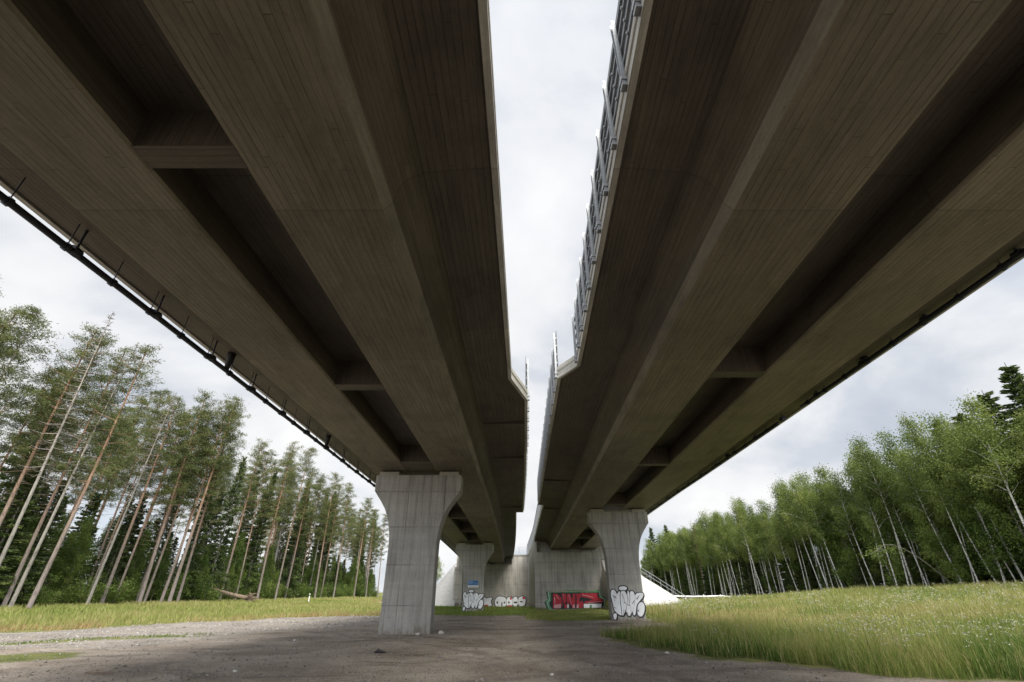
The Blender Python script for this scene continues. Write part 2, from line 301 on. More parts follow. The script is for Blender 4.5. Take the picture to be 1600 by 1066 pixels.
RST= [(4.27, 1.63, 10.29, 1.76, 0.055, 'gpink'), (4.41, -0.17, 10.11, -0.19, 0.066, 'gwhite'), (4.27, 1.61, 4.37, 0.84, 0.055, 'gwhite'), (4.37, 0.84, 4.1, 0.51, 0.055, 'gwhite'), (4.1, 0.51, 4.33, -0.14, 0.055, 'gwhite'), (10.28, 1.72, 10.31, 1.13, 0.066, 'gwhite'), (10.31, 1.13, 10.75, 0.91, 0.066, 'gwhite'), (10.75, 0.91, 10.69, 0.22, 0.055, 'gwhite'), (5.15, 1.34, 5.5, 0.84, 0.077, 'gpink'), (5.5, 0.84, 5.4, 0.48, 0.055, 'gblack'), (6.03, 1.39, 5.92, 0.84, 0.055, 'gpink'), (6.39, 1.43, 6.3, 0.4, 0.088, 'gblack'), (6.62, 1.35, 6.9, 0.33, 0.066, 'gpink'), (7.45, 1.46, 7.37, -0.06, 0.088, 'gblack'), (8.22, 1.34, 9.55, 1.06, 0.088, 'gpink'), (9.21, 1.5, 9.18, 1.17, 0.055, 'gblack'), (8.43, 0.73, 10.1, 0.69, 0.066, 'gblack'), (8.83, 0.53, 10.52, 0.68, 0.055, 'gpink'), (8.0, 0.55, 8.04, 0.04, 0.066, 'gblack'), (4.97, 1.06, 4.98, 0.4, 0.055, 'gwhite'), (3.81, 0.59, 4.16, -0.23, 0.132, 'gblack'), (4.06, 1.63, 4.16, 0.91, 0.132, 'gblack'), (4.28, -0.39, 6.27, -0.4, 0.088, 'gblack'), (5.85, 1.06, 5.71, 0.04, 0.088, 'gblack')]
# ---------------------------------------------------------------- terrain
def sstep(a, b, x):
    t = np.clip((x - a) / (b - a), 0, 1); return t * t * (3 - 2 * t)
_pv = np.random.default_rng(3).random((64, 64))
def vnoise(x, y, s):
    x = np.asarray(x, float) / s; y = np.asarray(y, float) / s
    xi = np.floor(x).astype(int); yi = np.floor(y).astype(int); fx = x - xi; fy = y - yi
    fx = fx * fx * (3 - 2 * fx); fy = fy * fy * (3 - 2 * fy)
    g = lambda i, j: _pv[(xi + i) % 64, (yi + j) % 64]
    return (g(0, 0) * (1 - fx) + g(1, 0) * fx) * (1 - fy) + (g(0, 1) * (1 - fx) + g(1, 1) * fx) * fy
def height(x, y):
    x = np.asarray(x, float); y = np.asarray(y, float)
    h = 1.35 * sstep(9, 42, x) * (1 - sstep(50, 85, y)) * sstep(-30, 5, y)
    h = h + .38 * sstep(-22, -36, x)
    h = h - (.27 * np.exp(-((y - 54) / 13) ** 2) + .62 * sstep(62, 80, y) * (1 - sstep(95, 120, y))) * np.exp(-((x + 2) / 14) ** 2)
    near = sstep(160, 60, np.hypot(x, y - 30))
    h = h + near * ((vnoise(x, y, 3.1) - .5) * .09 + (vnoise(x + 9, y, .9) - .5) * .03)
    # wheel ruts curving past the pier
    rr = np.abs(np.hypot(x + 28, y + 2) - 33.5)
    h = h - .05 * np.exp(-((rr - .8) / .22) ** 2) * near
    return h
def inpoly(x, y, P):
    x = np.asarray(x); y = np.asarray(y); r = np.zeros(x.shape, bool); n = len(P)
    for i in range(n):
        x1, y1 = P[i]; x2, y2 = P[(i + 1) % n]
        c = ((y1 > y) != (y2 > y)) & (x < (x2 - x1) * (y - y1) / ((y2 - y1) + 1e-12) + x1); r ^= c
    return r
P_RIGHT = [(3.4, 20.9), (4.2, 18.1), (5.5, 16.9), (5.6, 14.7), (6.9, 14.6), (7.3, 13.4), (7.7, 12.0), (10.4, 11.2), (14, 9.5), (22, 8), (90, 6), (90, 260), (12, 260), (12, 60), (11, 50), (9.6, 37.5), (9.2, 33), (9.6, 30), (9.4, 27.8), (7, 24.2), (5.2, 22.4)]
P_LOWR = [(1.2, 38.2), (3.6, 35), (6.2, 35.5), (9.4, 36.6), (9.3, 33), (9.6, 30), (11, 50), (11, 60.5), (3.3, 60.5), (2.2, 49)]
P_ABL = [(-11, 45.5), (1.5, 44.6), (3.0, 47), (2.9, 60), (2.5, 83.8), (-9, 83.8), (-26, 84), (-12, 60)]
P_LEFT = [(-90, 14), (-40, 22), (-23.4, 24.6), (-21.5, 25.8), (-20.9, 29.2), (-17.2, 35.8), (-11, 44.5), (-12, 60), (-14, 84), (-24, 84), (-30, 260), (-90, 260)]
P_ST1 = [(-19, 20.3), (-16.2, 21.6), (-13.9, 23.2), (-13.3, 22.0), (-15, 20.2), (-17.9, 18.7)]
P_ST2 = [(-16, 14.6), (-13.0, 16.9), (-11.6, 15.2), (-12.4, 14.2), (-14, 13.4), (-16, 12.8)]
P_GRAV = [(-90, 10), (-19, 16.3), (-13.0, 18.0), (-11, 25), (-8.0, 29), (-8.6, 44), (-11, 44.5), (-17.2, 35.8), (-20.9, 29.2), (-21.5, 25.8), (-23.4, 24.6), (-40, 22), (-90, 14)]
def soft(x, y, P, r):
    acc = 0
    for i in range(9):
        a = i * 2.4; q = r * math.sqrt(i / 9)
        acc = acc + inpoly(x + q * math.cos(a), y + q * math.sin(a), P)
    return acc / 9
xs = np.concatenate([-np.geomspace(2500, 66, 26), np.arange(-64, 64, .45), np.geomspace(66, 2500, 26)])
ys = np.concatenate([-np.geomspace(2500, 14, 22), np.arange(-12, 100, .45), np.geomspace(102, 3000, 30)])
GX, GY = np.meshgrid(xs, ys); jx = (vnoise(GX, GY, 1.3) - .5) * 2.2; jy = (vnoise(GX + 31, GY, 1.3) - .5) * 2.2
gz = height(GX, GY)
v = np.stack([GX.ravel(), GY.ravel(), gz.ravel()], 1)
nx, ny = len(xs), len(ys); ii = (np.arange(ny - 1)[:, None] * nx + np.arange(nx - 1)[None]).ravel()
q = np.stack([ii, ii + 1, ii + nx + 1, ii + nx], 1)
turf = np.zeros(GX.shape); grav = np.zeros(GX.shape)
for P in (P_RIGHT, P_LOWR, P_ABL, P_LEFT): turf = np.maximum(turf, soft(GX + jx * .5, GY + jy * .5, P, 1.0))
for P in (P_ST1, P_ST2): turf = np.maximum(turf, .75 * soft(GX + jx * .2, GY + jy * .2, P, .6))
turf[(np.abs(GX) > 75)] = 1; turf[GY > 150] = 1
grav = soft(GX + jx * .4, GY + jy * .4, P_GRAV, 1.2)
m, t, b = newmat('dirt_and_gravel_ground')
at = t.nodes.new('ShaderNodeAttribute'); at.attribute_name = 'turf'; ag = t.nodes.new('ShaderNodeAttribute'); ag.attribute_name = 'gravel'
P3 = t.nodes.new('ShaderNodeTexCoord').outputs['Object']
dirt = ramp(t, noise(t, P3, .42, 9, .68, .5), [(.32, (.22, .182, .148)), (.45, (.335, .284, .234)), (.56, (.42, .363, .303)), (.72, (.51, .455, .385))])
warm = mixc(t, ramp(t, noise(t, P3, .35, 4), [(.5, 0), (.68, .5)]), dirt, (.23, .18, .135))
spk = t.nodes.new('ShaderNodeTexVoronoi'); spk.inputs['Scale'].default_value = 26; t.links.new(P3, spk.inputs['Vector'])
spc = ramp(t, spk.outputs['Distance'], [(.05, 1.7), (.22, 1.05), (.6, .72)])
cold = mixc(t, 1.0, warm, spc, 'MULTIPLY')
fin = ramp(t, noise(t, P3, 60, 4, .8), [(.3, .6), (.5, 1.0), (.72, 1.5)])
cold = mixc(t, .8, cold, fin, 'MULTIPLY')
gr = ramp(t, noise(t, P3, 1.6, 6, .7), [(.3, (.20, .19, .175)), (.6, (.31, .295, .275)), (.75, (.40, .38, .36))])
gr = mixc(t, 1.0, gr, ramp(t, noise(t, P3, 40, 4, .8), [(.3, .55), (.5, 1.0), (.7, 1.45)]), 'MULTIPLY')
edge = noise(t, P3, 2.4, 6, .75)
gm = ramp(t, M(t, 'ADD', ag.outputs['Fac'], M(t, 'MULTIPLY_ADD', edge, 1.1, -.55)), [(.35, 0), (.65, 1)])
damp = ramp(t, noise(t, mapping(t, P3, (.22, .55, 1)), 1.0, 7, .62, 1.2), [(.33, .55), (.43, .95), (.6, 1.08)])
cold = mixc(t, 1.0, cold, damp, 'MULTIPLY')
# wheel tracks worn along two arcs
sx_ = t.nodes.new('ShaderNodeSeparateXYZ'); t.links.new(P3, sx_.inputs[0])
def arc(cx_, cy_, rad_, w_):
    dx_ = M(t, 'SUBTRACT', sx_.outputs[0], cx_); dy_ = M(t, 'SUBTRACT', sx_.outputs[1], cy_)
    rr_ = M(t, 'SQRT', M(t, 'ADD', M(t, 'MULTIPLY', dx_, dx_), M(t, 'MULTIPLY', dy_, dy_)))
    rr_ = M(t, 'ADD', rr_, M(t, 'MULTIPLY_ADD', noise(t, P3, .5, 3), 1.0, -.5))
    return ramp(t, M(t, 'ABSOLUTE', M(t, 'DIVIDE', M(t, 'SUBTRACT', rr_, rad_), w_)), [(0, 1), (.5, .8), (1, 0)])
trk = M(t, 'MAXIMUM', M(t, 'MAXIMUM', arc(-28, -2, 34.4, .3), arc(-28, -2, 32.7, .3)), M(t, 'MAXIMUM', arc(18, -14, 30.0, .35), arc(18, -14, 31.8, .35)))
trk = M(t, 'MULTIPLY', trk, ramp(t, noise(t, P3, .8, 4), [(.4, .1), (.6, .8)]))
cold = mixc(t, trk, cold, (.17, .14, .118))
c = mixc(t, M(t, 'MULTIPLY', gm, .42), cold, gr)
tm = ramp(t, M(t, 'ADD', at.outputs['Fac'], M(t, 'MULTIPLY_ADD', edge, .9, -.45)), [(.38, 0), (.62, 1)])
tf = ramp(t, noise(t, P3, 1.1, 6, .7), [(.3, (.085, .105, .03)), (.55, (.17, .18, .06)), (.75, (.26, .21, .10))])
c = mixc(t, tm, c, tf)
t.links.new(c, b.inputs['Base Color']); b.inputs['Roughness'].default_value = .95; b.inputs['Specular IOR Level'].default_value = .2
hb = M(t, 'ADD', M(t, 'MULTIPLY', noise(t, P3, 9, 6, .75), 1.0), M(t, 'MULTIPLY', spk.outputs['Distance'], -.35))
bump(t, b, hb, .9, .05)
me = arr_mesh('ground', v, q, m, smooth=True)
for nm, A in (('turf', turf), ('gravel', grav)):
    a = me.attributes.new(nm, 'FLOAT', 'POINT'); a.data.foreach_set('value', A.ravel().astype(np.float32))
tag(link('ground', me), kind='structure')

# ---------------------------------------------------------------- bridges
def zL(y): t = max(0, y - 22); return 7.0 - .011 * t - .000109 * t * t
def zR(y): t = max(0, y - 34); return 7.0 - .010 * t - .00062 * t * t
def sL(y): t = min(max(0, y - 24), 62); return .02337 * t - .00032 * t * t
def sR(y): t = max(0, y - 25); return .045 * min(y, 25) + .045 * t - .00075 * t * t
gLn = lerpf([(-30, -.5), (2.9, -.36), (14.2, -.07), (16.2, .54), (22.8, .71), (28.5, .70), (42, .62), (42.05, .02), (84, -.05)])
gRn = lerpf([(-30, .2), (13.2, 2.14), (14.2, 1.60), (38.4, 2.17), (39.4, 2.17), (39.45, 2.58), (61, 2.77), (88, 2.68)])
EL = lerpf([(-30, -2.1), (2.4, -2.0), (22, -1.65), (90, -1.65)])
YS = lambda y0, y1, extra=(): sorted(set([y0, y1] + [y for y in list(np.arange(math.ceil(y0), y1, 1.0)) + list(extra) if y0 <= y <= y1]))
def loft(name, ys, sec, mats, parent, closed=True, caps=True, matidx=None, smooth_idx=()):
    """sec(y) -> list of (x, z); boards run along y, so u = length along, v = girth"""
    vs = []; fs = []; mi = []; n = len(sec(ys[0])); girth = []
    for y in ys:
        s = sec(y); g = [0]
        for i in range(n): a = s[i]; c_ = s[(i + 1) % n]; g.append(g[-1] + math.hypot(a[0] - c_[0], a[1] - c_[1]))
        girth.append(g)
        for (x, z) in s: vs.append((x, y, z))
    uvs = []
    for j in range(len(ys) - 1):
        for i in range(n if closed else n - 1):
            k = (i + 1) % n
            fs.append((j * n + i, j * n + k, (j + 1) * n + k, (j + 1) * n + i))
            mi.append(matidx[i] if matidx else 0)
            g0 = girth[0]; g1 = girth[0]
            uvs += [(ys[j], g0[i]), (ys[j], g0[i + 1]), (ys[j + 1], g1[i + 1]), (ys[j + 1], g1[i])]
    if caps and closed:
        fs.append(tuple(range(n))[::-1]); fs.append(tuple((len(ys) - 1) * n + i for i in range(n))); mi += [0, 0]
        uvs += [(vs[i][2], vs[i][0]) for i in fs[-2]] + [(vs[i][2], vs[i][0]) for i in fs[-1]]
    me = bpy.data.meshes.new(name); me.from_pydata(vs, [], fs)
    uvl = me.uv_layers.new(name='UVMap'); uvl.data.foreach_set('uv', np.array(uvs, np.float32).ravel())
    for m_ in (mats if isinstance(mats, (list, tuple)) else [mats]): me.materials.append(m_)
    me.polygons.foreach_set('material_index', mi)
    if smooth_idx:
        sm = [False] * len(fs); q_ = 0
        for j in range(len(ys) - 1):
            for i in range(n if closed else n - 1):
                if i in smooth_idx: sm[q_] = True
                q_ += 1
        me.polygons.foreach_set('use_smooth', sm)
    bm = bmesh.new(); bm.from_mesh(me); bmesh.ops.recalc_face_normals(bm, faces=bm.faces); bm.to_mesh(me); bm.free()
    return link(name, me, parent)
def uvbox(name, x0, x1, y0, y1, z0, z1, mat, parent, xs0=None):
    """box whose boards run across (used for crossbeams); xs0 = (x0,x1) at the top"""
    t0, t1 = xs0 or (x0, x1)
    vs = [(x0, y0, z0), (x1, y0, z0), (x1, y1, z0), (x0, y1, z0), (t0, y0, z1), (t1, y0, z1), (t1, y1, z1), (t0, y1, z1)]
    fs = [(3, 2, 1, 0), (4, 5, 6, 7), (0, 1, 5, 4), (1, 2, 6, 5), (2, 3, 7, 6), (3, 0, 4, 7)]
    me = bpy.data.meshes.new(name); me.from_pydata(vs, [], fs); uvl = me.uv_layers.new(name='UVMap'); uv = []
    for k, f in enumerate(fs):
        for i in f:
            p = vs[i]; uv.append((p[2], p[0]) if k in (2, 4) else (p[0], p[1]) if k < 2 else (p[1], p[2]))
    uvl.data.foreach_set('uv', np.array(uv, np.float32).ravel()); me.materials.append(mat)
    return link(name, me, parent)

def build_bridge(side):
    L = side == 'L'
    Z = zL if L else zR; sh = sL if L else sR
    if L:
        A = lambda y: -9.1 + sh(y); B = lambda y: -7.15 + sh(y); Cc = lambda y: -5.27 + sh(y)
        D = lambda y: -3.88 + sh(y); E = lambda y: EL(y) + sh(y); G = lambda y: gLn(y) + (sh(y))
        Y1 = 85.0; ex = [14.2, 16.2, 42, 42.05, 16.6]
    else:
        A = lambda y: 10.75 + sh(y) * .98; B = lambda y: 8.6 + sh(y); Cc = lambda y: 6.6 + sh(y)
        D = lambda y: 5.15 + sh(y); E = lambda y: 3.25 + sh(y) * .8; G = gRn
        Y1 = 62.1; ex = [13.2, 14.2, 39.4, 39.45]
    sg = 1 if L else -1      # direction from outer edge to inner edge
    Y0 = -24
    root = empty('road_bridge', (0, 0, 0),
                 label='left concrete viaduct deck with the drain pipe hung clear of its outer edge' if L else 'right concrete viaduct deck carrying the long metal barrier seen against the sky',
                 cat='bridge', group='twin concrete viaducts')
    ys = YS(Y0, Y1, ex)
    e = .012
    def slab(y):
        z = Z(y)
        return [(A(y), z + 1.0), (A(y) + sg * .10, z + 1.0), (B(y), z + .84), (B(y) + sg * .3, z + .80), (D(y), z + .80), (E(y), z + .80),
                (E(y) + sg * .22, z + .83), (E(y) + sg * .50, z + .88), (G(y) - sg * .08, z + 1.0), (G(y), z + 1.0), (G(y), z + 1.3), (A(y), z + 1.3)]
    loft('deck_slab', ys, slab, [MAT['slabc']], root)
    def gird(a, b_, la, lb):
        # a: outer-side bottom corner, b_: other corner; la/lb fillet extents at the root
        def s(y):
            z = Z(y); x0 = a(y); x1 = b_(y); g = 1 if x1 > x0 else -1
            pts = [(x0 + g * .13, z)]
            pts += [(x1 - g * .05, z), (x1, z + .05)]
            pts += ([(x1 + g * .03, z + .40), (x1 + g * .10, z + .60), (x1 + g * .24, z + .76), (x1 + g * .45, z + .86)] if lb else [(x1 + g * .0 - g * .08, z + .86)])
            pts += ([(x0 - g * .45, z + .86), (x0 - g * .24, z + .76), (x0 - g * .10, z + .60), (x0 - g * .03, z + .40)] if la else [(x0 + g * .16, z + .86)])
            pts += [(x0, z + .17)]
            return pts
        return s
    for (a, b_, la, lb) in ((B, Cc, True, False), (E, D, True, False)):
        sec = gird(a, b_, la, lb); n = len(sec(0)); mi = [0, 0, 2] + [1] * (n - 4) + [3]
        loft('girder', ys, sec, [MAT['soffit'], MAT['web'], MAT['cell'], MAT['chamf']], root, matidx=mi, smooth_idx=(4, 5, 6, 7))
    # crossbeams
    if L: cb_ = [(-12.2, -11.6), (-4.0, -3.4), (4.22, 4.60), (12.5, 12.95), (21.6, 25.0), (30.4, 31), (38.6, 39.2), (46.8, 47.4), (54.2, 57.6), (64, 64.6), (72, 72.6), (82, 84.5)]
    else: cb_ = [(-12, -11.5), (0.6, 1.1), (11.6, 12.0), (22.1, 22.5), (33.4, 37.2), (44, 44.5), (52, 52.5), (59.4, 61.95)]
    for (y0, y1) in cb_:
        y = (y0 + y1) / 2; a, c_ = Cc(y), D(y)
        x0, x1 = min(a, c_), max(a, c_); z = Z(y)
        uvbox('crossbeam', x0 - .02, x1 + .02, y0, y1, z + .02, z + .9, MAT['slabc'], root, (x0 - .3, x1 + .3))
    # light fascia (edge beam) on both sides, with stepped profile
    def fascia(F, d):
        def s(y):
            x = F(y); z = Z(y)
            return [(x - d * .06, z + .965), (x + d * .05, z + .965), (x + d * .05, z + 1.12), (x + d * .03, z + 1.13), (x + d * .03, z + 1.24), (x + d * .055, z + 1.25), (x + d * .055, z + 1.40), (x - d * .25, z + 1.42), (x - d * .25, z + 1.31), (x - d * .06, z + 1.28)]
        return s
    loft('edge_beam', ys, fascia(G, sg), [MAT['fascia']], root)
    loft('edge_beam', ys, fascia(A, -sg), [MAT['fascia']], root)
    # construction joint under the inner wing
    for y in ([18.6, 24.2, 39] if L else [40.6, 30.0]):
        a, c_ = E(y) + sg * .5, G(y) - sg * .1
        vv = MB(); z0 = Z(y)
        vv.box(min(a, c_), max(a, c_), y, y + .035, z0 + .86, z0 + (.985))
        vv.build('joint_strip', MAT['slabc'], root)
    return A, B, Cc, D, E, G, Z, root
AL, BL, CL, DL, EL_, GL, ZLf, rootL = build_bridge('L')
AR, BR, CR, DR, ER_, GR, ZRf, rootR = build_bridge('R')

# piers ---------------------------------------------------------------
PROF = [(-.4, 1.12), (3.0, 1.12), (3.6, 1.13), (4.0, 1.17), (4.4, 1.25), (4.8, 1.38), (5.1, 1.52), (5.4, 1.72), (5.7, 1.95), (5.93, 2.13), (6.68, 2.13)]
def graffiti(polys, origin, mats, parent, name='graffiti', lift=.004, outline=None, strokes=()):
    """flat paint on a wall that faces -Y; polys in (x, z) metres"""
    mb = MB()
    ox, oy, oz = origin
    allm = list(dict.fromkeys([MAT[x] for x in mats] + ([MAT[outline[0]]] if outline else [])))
    def area(p): return sum(p[i][0] * p[(i + 1) % len(p)][1] - p[(i + 1) % len(p)][0] * p[i][1] for i in range(len(p)))
    def fill(p, d, mi):
        tr = tessellate_polygon([[Vector((x, z, 0)) for x, z in p]]); b = len(mb.v)
        mb.v += [(ox + x, oy - d, oz + z) for x, z in p]; mb.cur = mi
        for f in tr: mb.face([b + i for i in f])
    def smoothp(p):
        for _ in range(1):
            qn = []
            for i in range(len(p)):
                a, c_ = p[i], p[(i + 1) % len(p)]
                qn += [(a[0] * .75 + c_[0] * .25, a[1] * .75 + c_[1] * .25), (a[0] * .25 + c_[0] * .75, a[1] * .25 + c_[1] * .75)]
            p = qn
        return p
    for k, p in enumerate(polys):
        rnd = outline is not None
        if rnd:
            mx_ = sum(a[0] for a in p) / len(p); mz_ = sum(a[1] for a in p) / len(p)
            p = smoothp([(mx_ + (a[0] - mx_) * 1.14, mz_ + (a[1] - mz_) * 1.08) for a in p])
        d = lift * (1 + k * .5)
        if rnd and k < outline[2]:
            wdt = outline[1]; mi = allm.index(MAT[outline[0]]); n = len(p); s = 1 if area(p) > 0 else -1
            b = len(mb.v); mb.cur = mi
            for i in range(n):
                a, c_, e_ = p[i - 1], p[i], p[(i + 1) % n]
                tx, tz = e_[0] - a[0], e_[1] - a[1]; L_ = math.hypot(tx, tz) or 1
                nx_, nz_ = tz / L_ * s, -tx / L_ * s
                ww = wdt * (1.0 + .9 * max(0, nx_ * .6 - nz_ * .6))
                mb.v += [(ox + c_[0] + nx_ * ww, oy - lift * .6, oz + c_[1] + nz_ * ww), (ox + c_[0] - nx_ * .012, oy - d - .0015, oz + c_[1] - nz_ * .012)]
            for i in range(n):
                j = (i + 1) % n; mb.face((b + 2 * i, b + 2 * j, b + 2 * j + 1, b + 2 * i + 1))
        fill(p, d, allm.index(MAT[mats[min(k, len(mats) - 1)]]))
    for q_, (x0, z0, x1, z1, w_, cn) in enumerate(strokes):
        if MAT[cn] not in allm: allm.append(MAT[cn])
        mb.cur = allm.index(MAT[cn]); L_ = math.hypot(x1 - x0, z1 - z0); nx_, nz_ = -(z1 - z0) / L_ * w_ / 2, (x1 - x0) / L_ * w_ / 2
        d = lift * 6 + q_ * .0004; b = len(mb.v)
        mb.v += [(ox + x0 + nx_, oy - d, oz + z0 + nz_), (ox + x0 - nx_, oy - d, oz + z0 - nz_), (ox + x1 - nx_ * .5, oy - d, oz + z1 - nz_ * .5), (ox + x1 + nx_ * .5, oy - d, oz + z1 + nz_ * .5)]
        mb.face((b, b + 1, b + 2, b + 3))
    return mb.build(name, allm, parent)
BST = [(-.95, 1.45, -.72, 1.25, .05, 'gblack'), (-.90, 1.30, -.78, 1.38, .04, 'gblack'), (-.88, 1.1, -.76, 1.42, .02, 'gblack'), (-.93, .72, -.8, .70, .04, 'gblack'), (-.30, 1.5, -.16, 1.0, .03, 'gblack'), (-.26, 1.02, -.1, .98, .05, 'gblack'),
       (-.3, .6, -.34, .3, .03, 'gblack'), (.05, 1.35, .1, .95, .025, 'gblack'), (.0, .9, .12, .82, .05, 'gblack'), (.3, .95, .48, 1.15, .05, 'gblack'), (.2, .55, .26, .35, .03, 'gblack'), (.62, 1.2, .82, 1.42, .06, 'gblack'),
       (.55, .62, .72, .5, .03, 'gblack'), (.58, .5, .74, .62, .03, 'gblack'), (.62, .42, .66, .7, .025, 'gblack'), (-.15, .45, -.05, .3, .04, 'gblack'), (-.2, .25, -.2, .1, .015, 'gwhite'), (.2, .3, .2, .12, .015, 'gwhite')]
def make_pier(cx, yf, gz, ztop, label, top=None):
    th = .95; root = empty('bridge_pier', (cx, yf + th / 2, gz), label=label, cat='pier', group='flared concrete bridge piers')
    sc = (ztop - gz) / 6.68
    prof = [(z * (sc if z > 0 else 1), h) for z, h in PROF]
    mb = MB(); n = len(prof); ring = []
    c_ = .035
    for z, h in prof:
        b = len(mb.v)
        mb.v += [(-h + c_, -th / 2, z), (h - c_, -th / 2, z), (h, -th / 2 + c_, z), (h, th / 2 - c_, z), (h - c_, th / 2, z), (-h + c_, th / 2, z), (-h, th / 2 - c_, z), (-h, -th / 2 + c_, z)]
        ring.append(b)
    for i in range(n - 1):
        for k in range(8): mb.face((ring[i] + k, ring[i] + (k + 1) % 8, ring[i + 1] + (k + 1) % 8, ring[i + 1] + k))
    mb.face([ring[-1] + k for k in range(8)]); mb.face([ring[0] + 7 - k for k in range(8)])
    mb.build('shaft', MAT['pier'], root)
    zt = ztop - gz
    for sx in (-1, 1):
        m2 = MB(); m2.box(sx * 1.5 - .48, sx * 1.5 + .48, -th / 2 + .004, th / 2 - .004, zt - .002, zt + .17); o = m2.build('bearing_block', MAT['bear'], root)
        m3 = MB(); m3.box(sx * 1.5 - .36, sx * 1.5 + .36, -.34, .34, zt + .165, zt + .34); m3.build('bearing_pad', MAT['rubber'], root)
    return root
dzp = .24
pA = make_pier(-4.66, 23.25, 0.0, ZLf(23.7) - dzp, 'nearest and largest flared concrete pier, under the left deck, bare of graffiti')
pB = make_pier(-4.15, 55.6, -.27, ZLf(56) - dzp, 'far flared concrete pier under the left deck, with blue sign and white graffiti')
pC = make_pier(7.72, 35.05, -.02, ZRf(35.5) - dzp, 'flared concrete pier under the right deck, standing beside the tall grass')
m4 = MB(); m4.tube([(-1.0, 0, 6.62), (1.0, 0, 6.60)], .05, 8); 
graffiti(BUB, (0, -.475, .0), ['gwhite'], pC, outline=('gblack', .055, 8), strokes=BST)
graffiti(BUB, (.0, -.475, .12), ['gwhite'], pB, outline=('gblack', .055, 8), strokes=BST)
# information board on the far pier
sg_ = empty('information_sign', (-4.17, 55.54, 2.39), label='small blue board with a white bottom strip fixed on the far left pier', cat='sign')
mm = MB(); mm.box(-.57, .57, -.03, 0, -.34, .34); mm.build('board', MAT['white'], sg_)
mm = MB(); mm.box(-.555, .555, -.036, -.031, -.13, .33); mm.build('blue_field', MAT['blue'], sg_)
mm = MB(); 
for (x0, x1, z0, z1) in ((-.5, -.05, .18, .23), (-.5, .1, .08, .12), (-.5, -.1, 0, .035), (.2, .5, -.02, .03), (-.45, .45, -.25, -.22)): mm.box(x0, x1, -.042, -.037, z0, z1)
mm.build('printed_lines', MAT['lblue'], sg_)

# abutments ------------------------------------------------------------
aL = empty('bridge_abutment', (-3, 84, 0), label='far abutment wall under the left deck, with a row of small white bubble letters', cat='abutment', group='concrete abutments')
def absbox(name, mat, parent, *b):
    m_ = MB(); loc = parent.location
    for x0, x1, y0, y1, z0, z1 in b: m_.box(x0 - loc.x, x1 - loc.x, y0 - loc.y, y1 - loc.y, z0 - loc.z, z1 - loc.z)
    return m_.build(name, mat, parent)
absbox('front_wall', MAT['abut'], aL, (-8.0, 2.70, 84.0, 85.0, -1.4, 5.62))
absbox('side_pillar', MAT['abut'], aL, (-9.4, -8.004, 83.2, 85.2, -1.4, 5.2))
absbox('back_wall', MAT['abut'], aL, (-9.3, -.02, 84.9, 85.7, 5.0, 6.9))
absbox('upper_wall', MAT['abut'], aL, (-.016, 2.70, 84.03, 85.03, 5.62, 6.95))
absbox('coping', MAT['fascia'], aL, (-.10, 2.62, 83.95, 85.2, 6.952, 7.12))
for x in (-6.2, -2.4): absbox('bearing_block', MAT['bear'], aL, (x - .45, x + .45, 84.1, 84.85, 5.618, 5.78))
graffiti(LAB, (3, 0, 0.0), ['gwhite', 'gwhite', 'gwhite', 'gwhite', 'gwhite', 'gred', 'gred', 'gred', 'gred', 'gblack'], aL, outline=('gblack', .09, 5))
aR = empty('bridge_abutment', (6.9, 61, 0), label='nearer concrete abutment under the right deck, painted with the large red and green lettering', cat='abutment', group='concrete abutments')
absbox('front_wall', MAT['abut'], aR, (3.02, 10.75, 61.0, 62.2, -.8, 5.85))
absbox('back_wall', MAT['abut'], aR, (3.0, 12.6, 62.0, 62.8, 5.2, 7.25))
absbox('wing_wall', MAT['abut'], aR, (2.72, 3.016, 61.02, 84.3, -.8, 7.0))
for x in (5.3, 9.0): absbox('bearing_block', MAT['bear'], aR, (x - .5, x + .5, 61.1, 61.9, 5.848, 6.02))
graffiti([[(x - 6.9, z) for x, z in p] for p in RED], (0, 0, 0), ['ggreen', 'gblack', 'gred', 'gred', 'gred', 'gred', 'gred', 'gred', 'gpink', 'gwhite', 'gpink', 'gpink', 'gwhite', 'ggreen', 'gblack'], aR,
         strokes=[(x0 - 6.9, z0, x1 - 6.9, z1, w_, c_) for x0, z0, x1, z1, w_, c_ in RST])
# small brackets: white light border inside the green frame
# edge beam and metal parapet running on above the wing wall
ys = YS(61.7, 88)
def fz(y): t_ = y - 34; return 7.0 - .010 * t_ - .00062 * t_ * t_ if y < 61.6 else max(6.0, 6.25 - .012 * (y - 61.6))
loft('edge_beam', ys, lambda y: [(gRn(y) - .05, 6.98 ), (gRn(y) + .34, 6.98), (gRn(y) + .34, 7.42 + .0 * y), (gRn(y) - .05, 7.42)], [MAT['fascia']], aR).location = (-6.9, -61, 0)

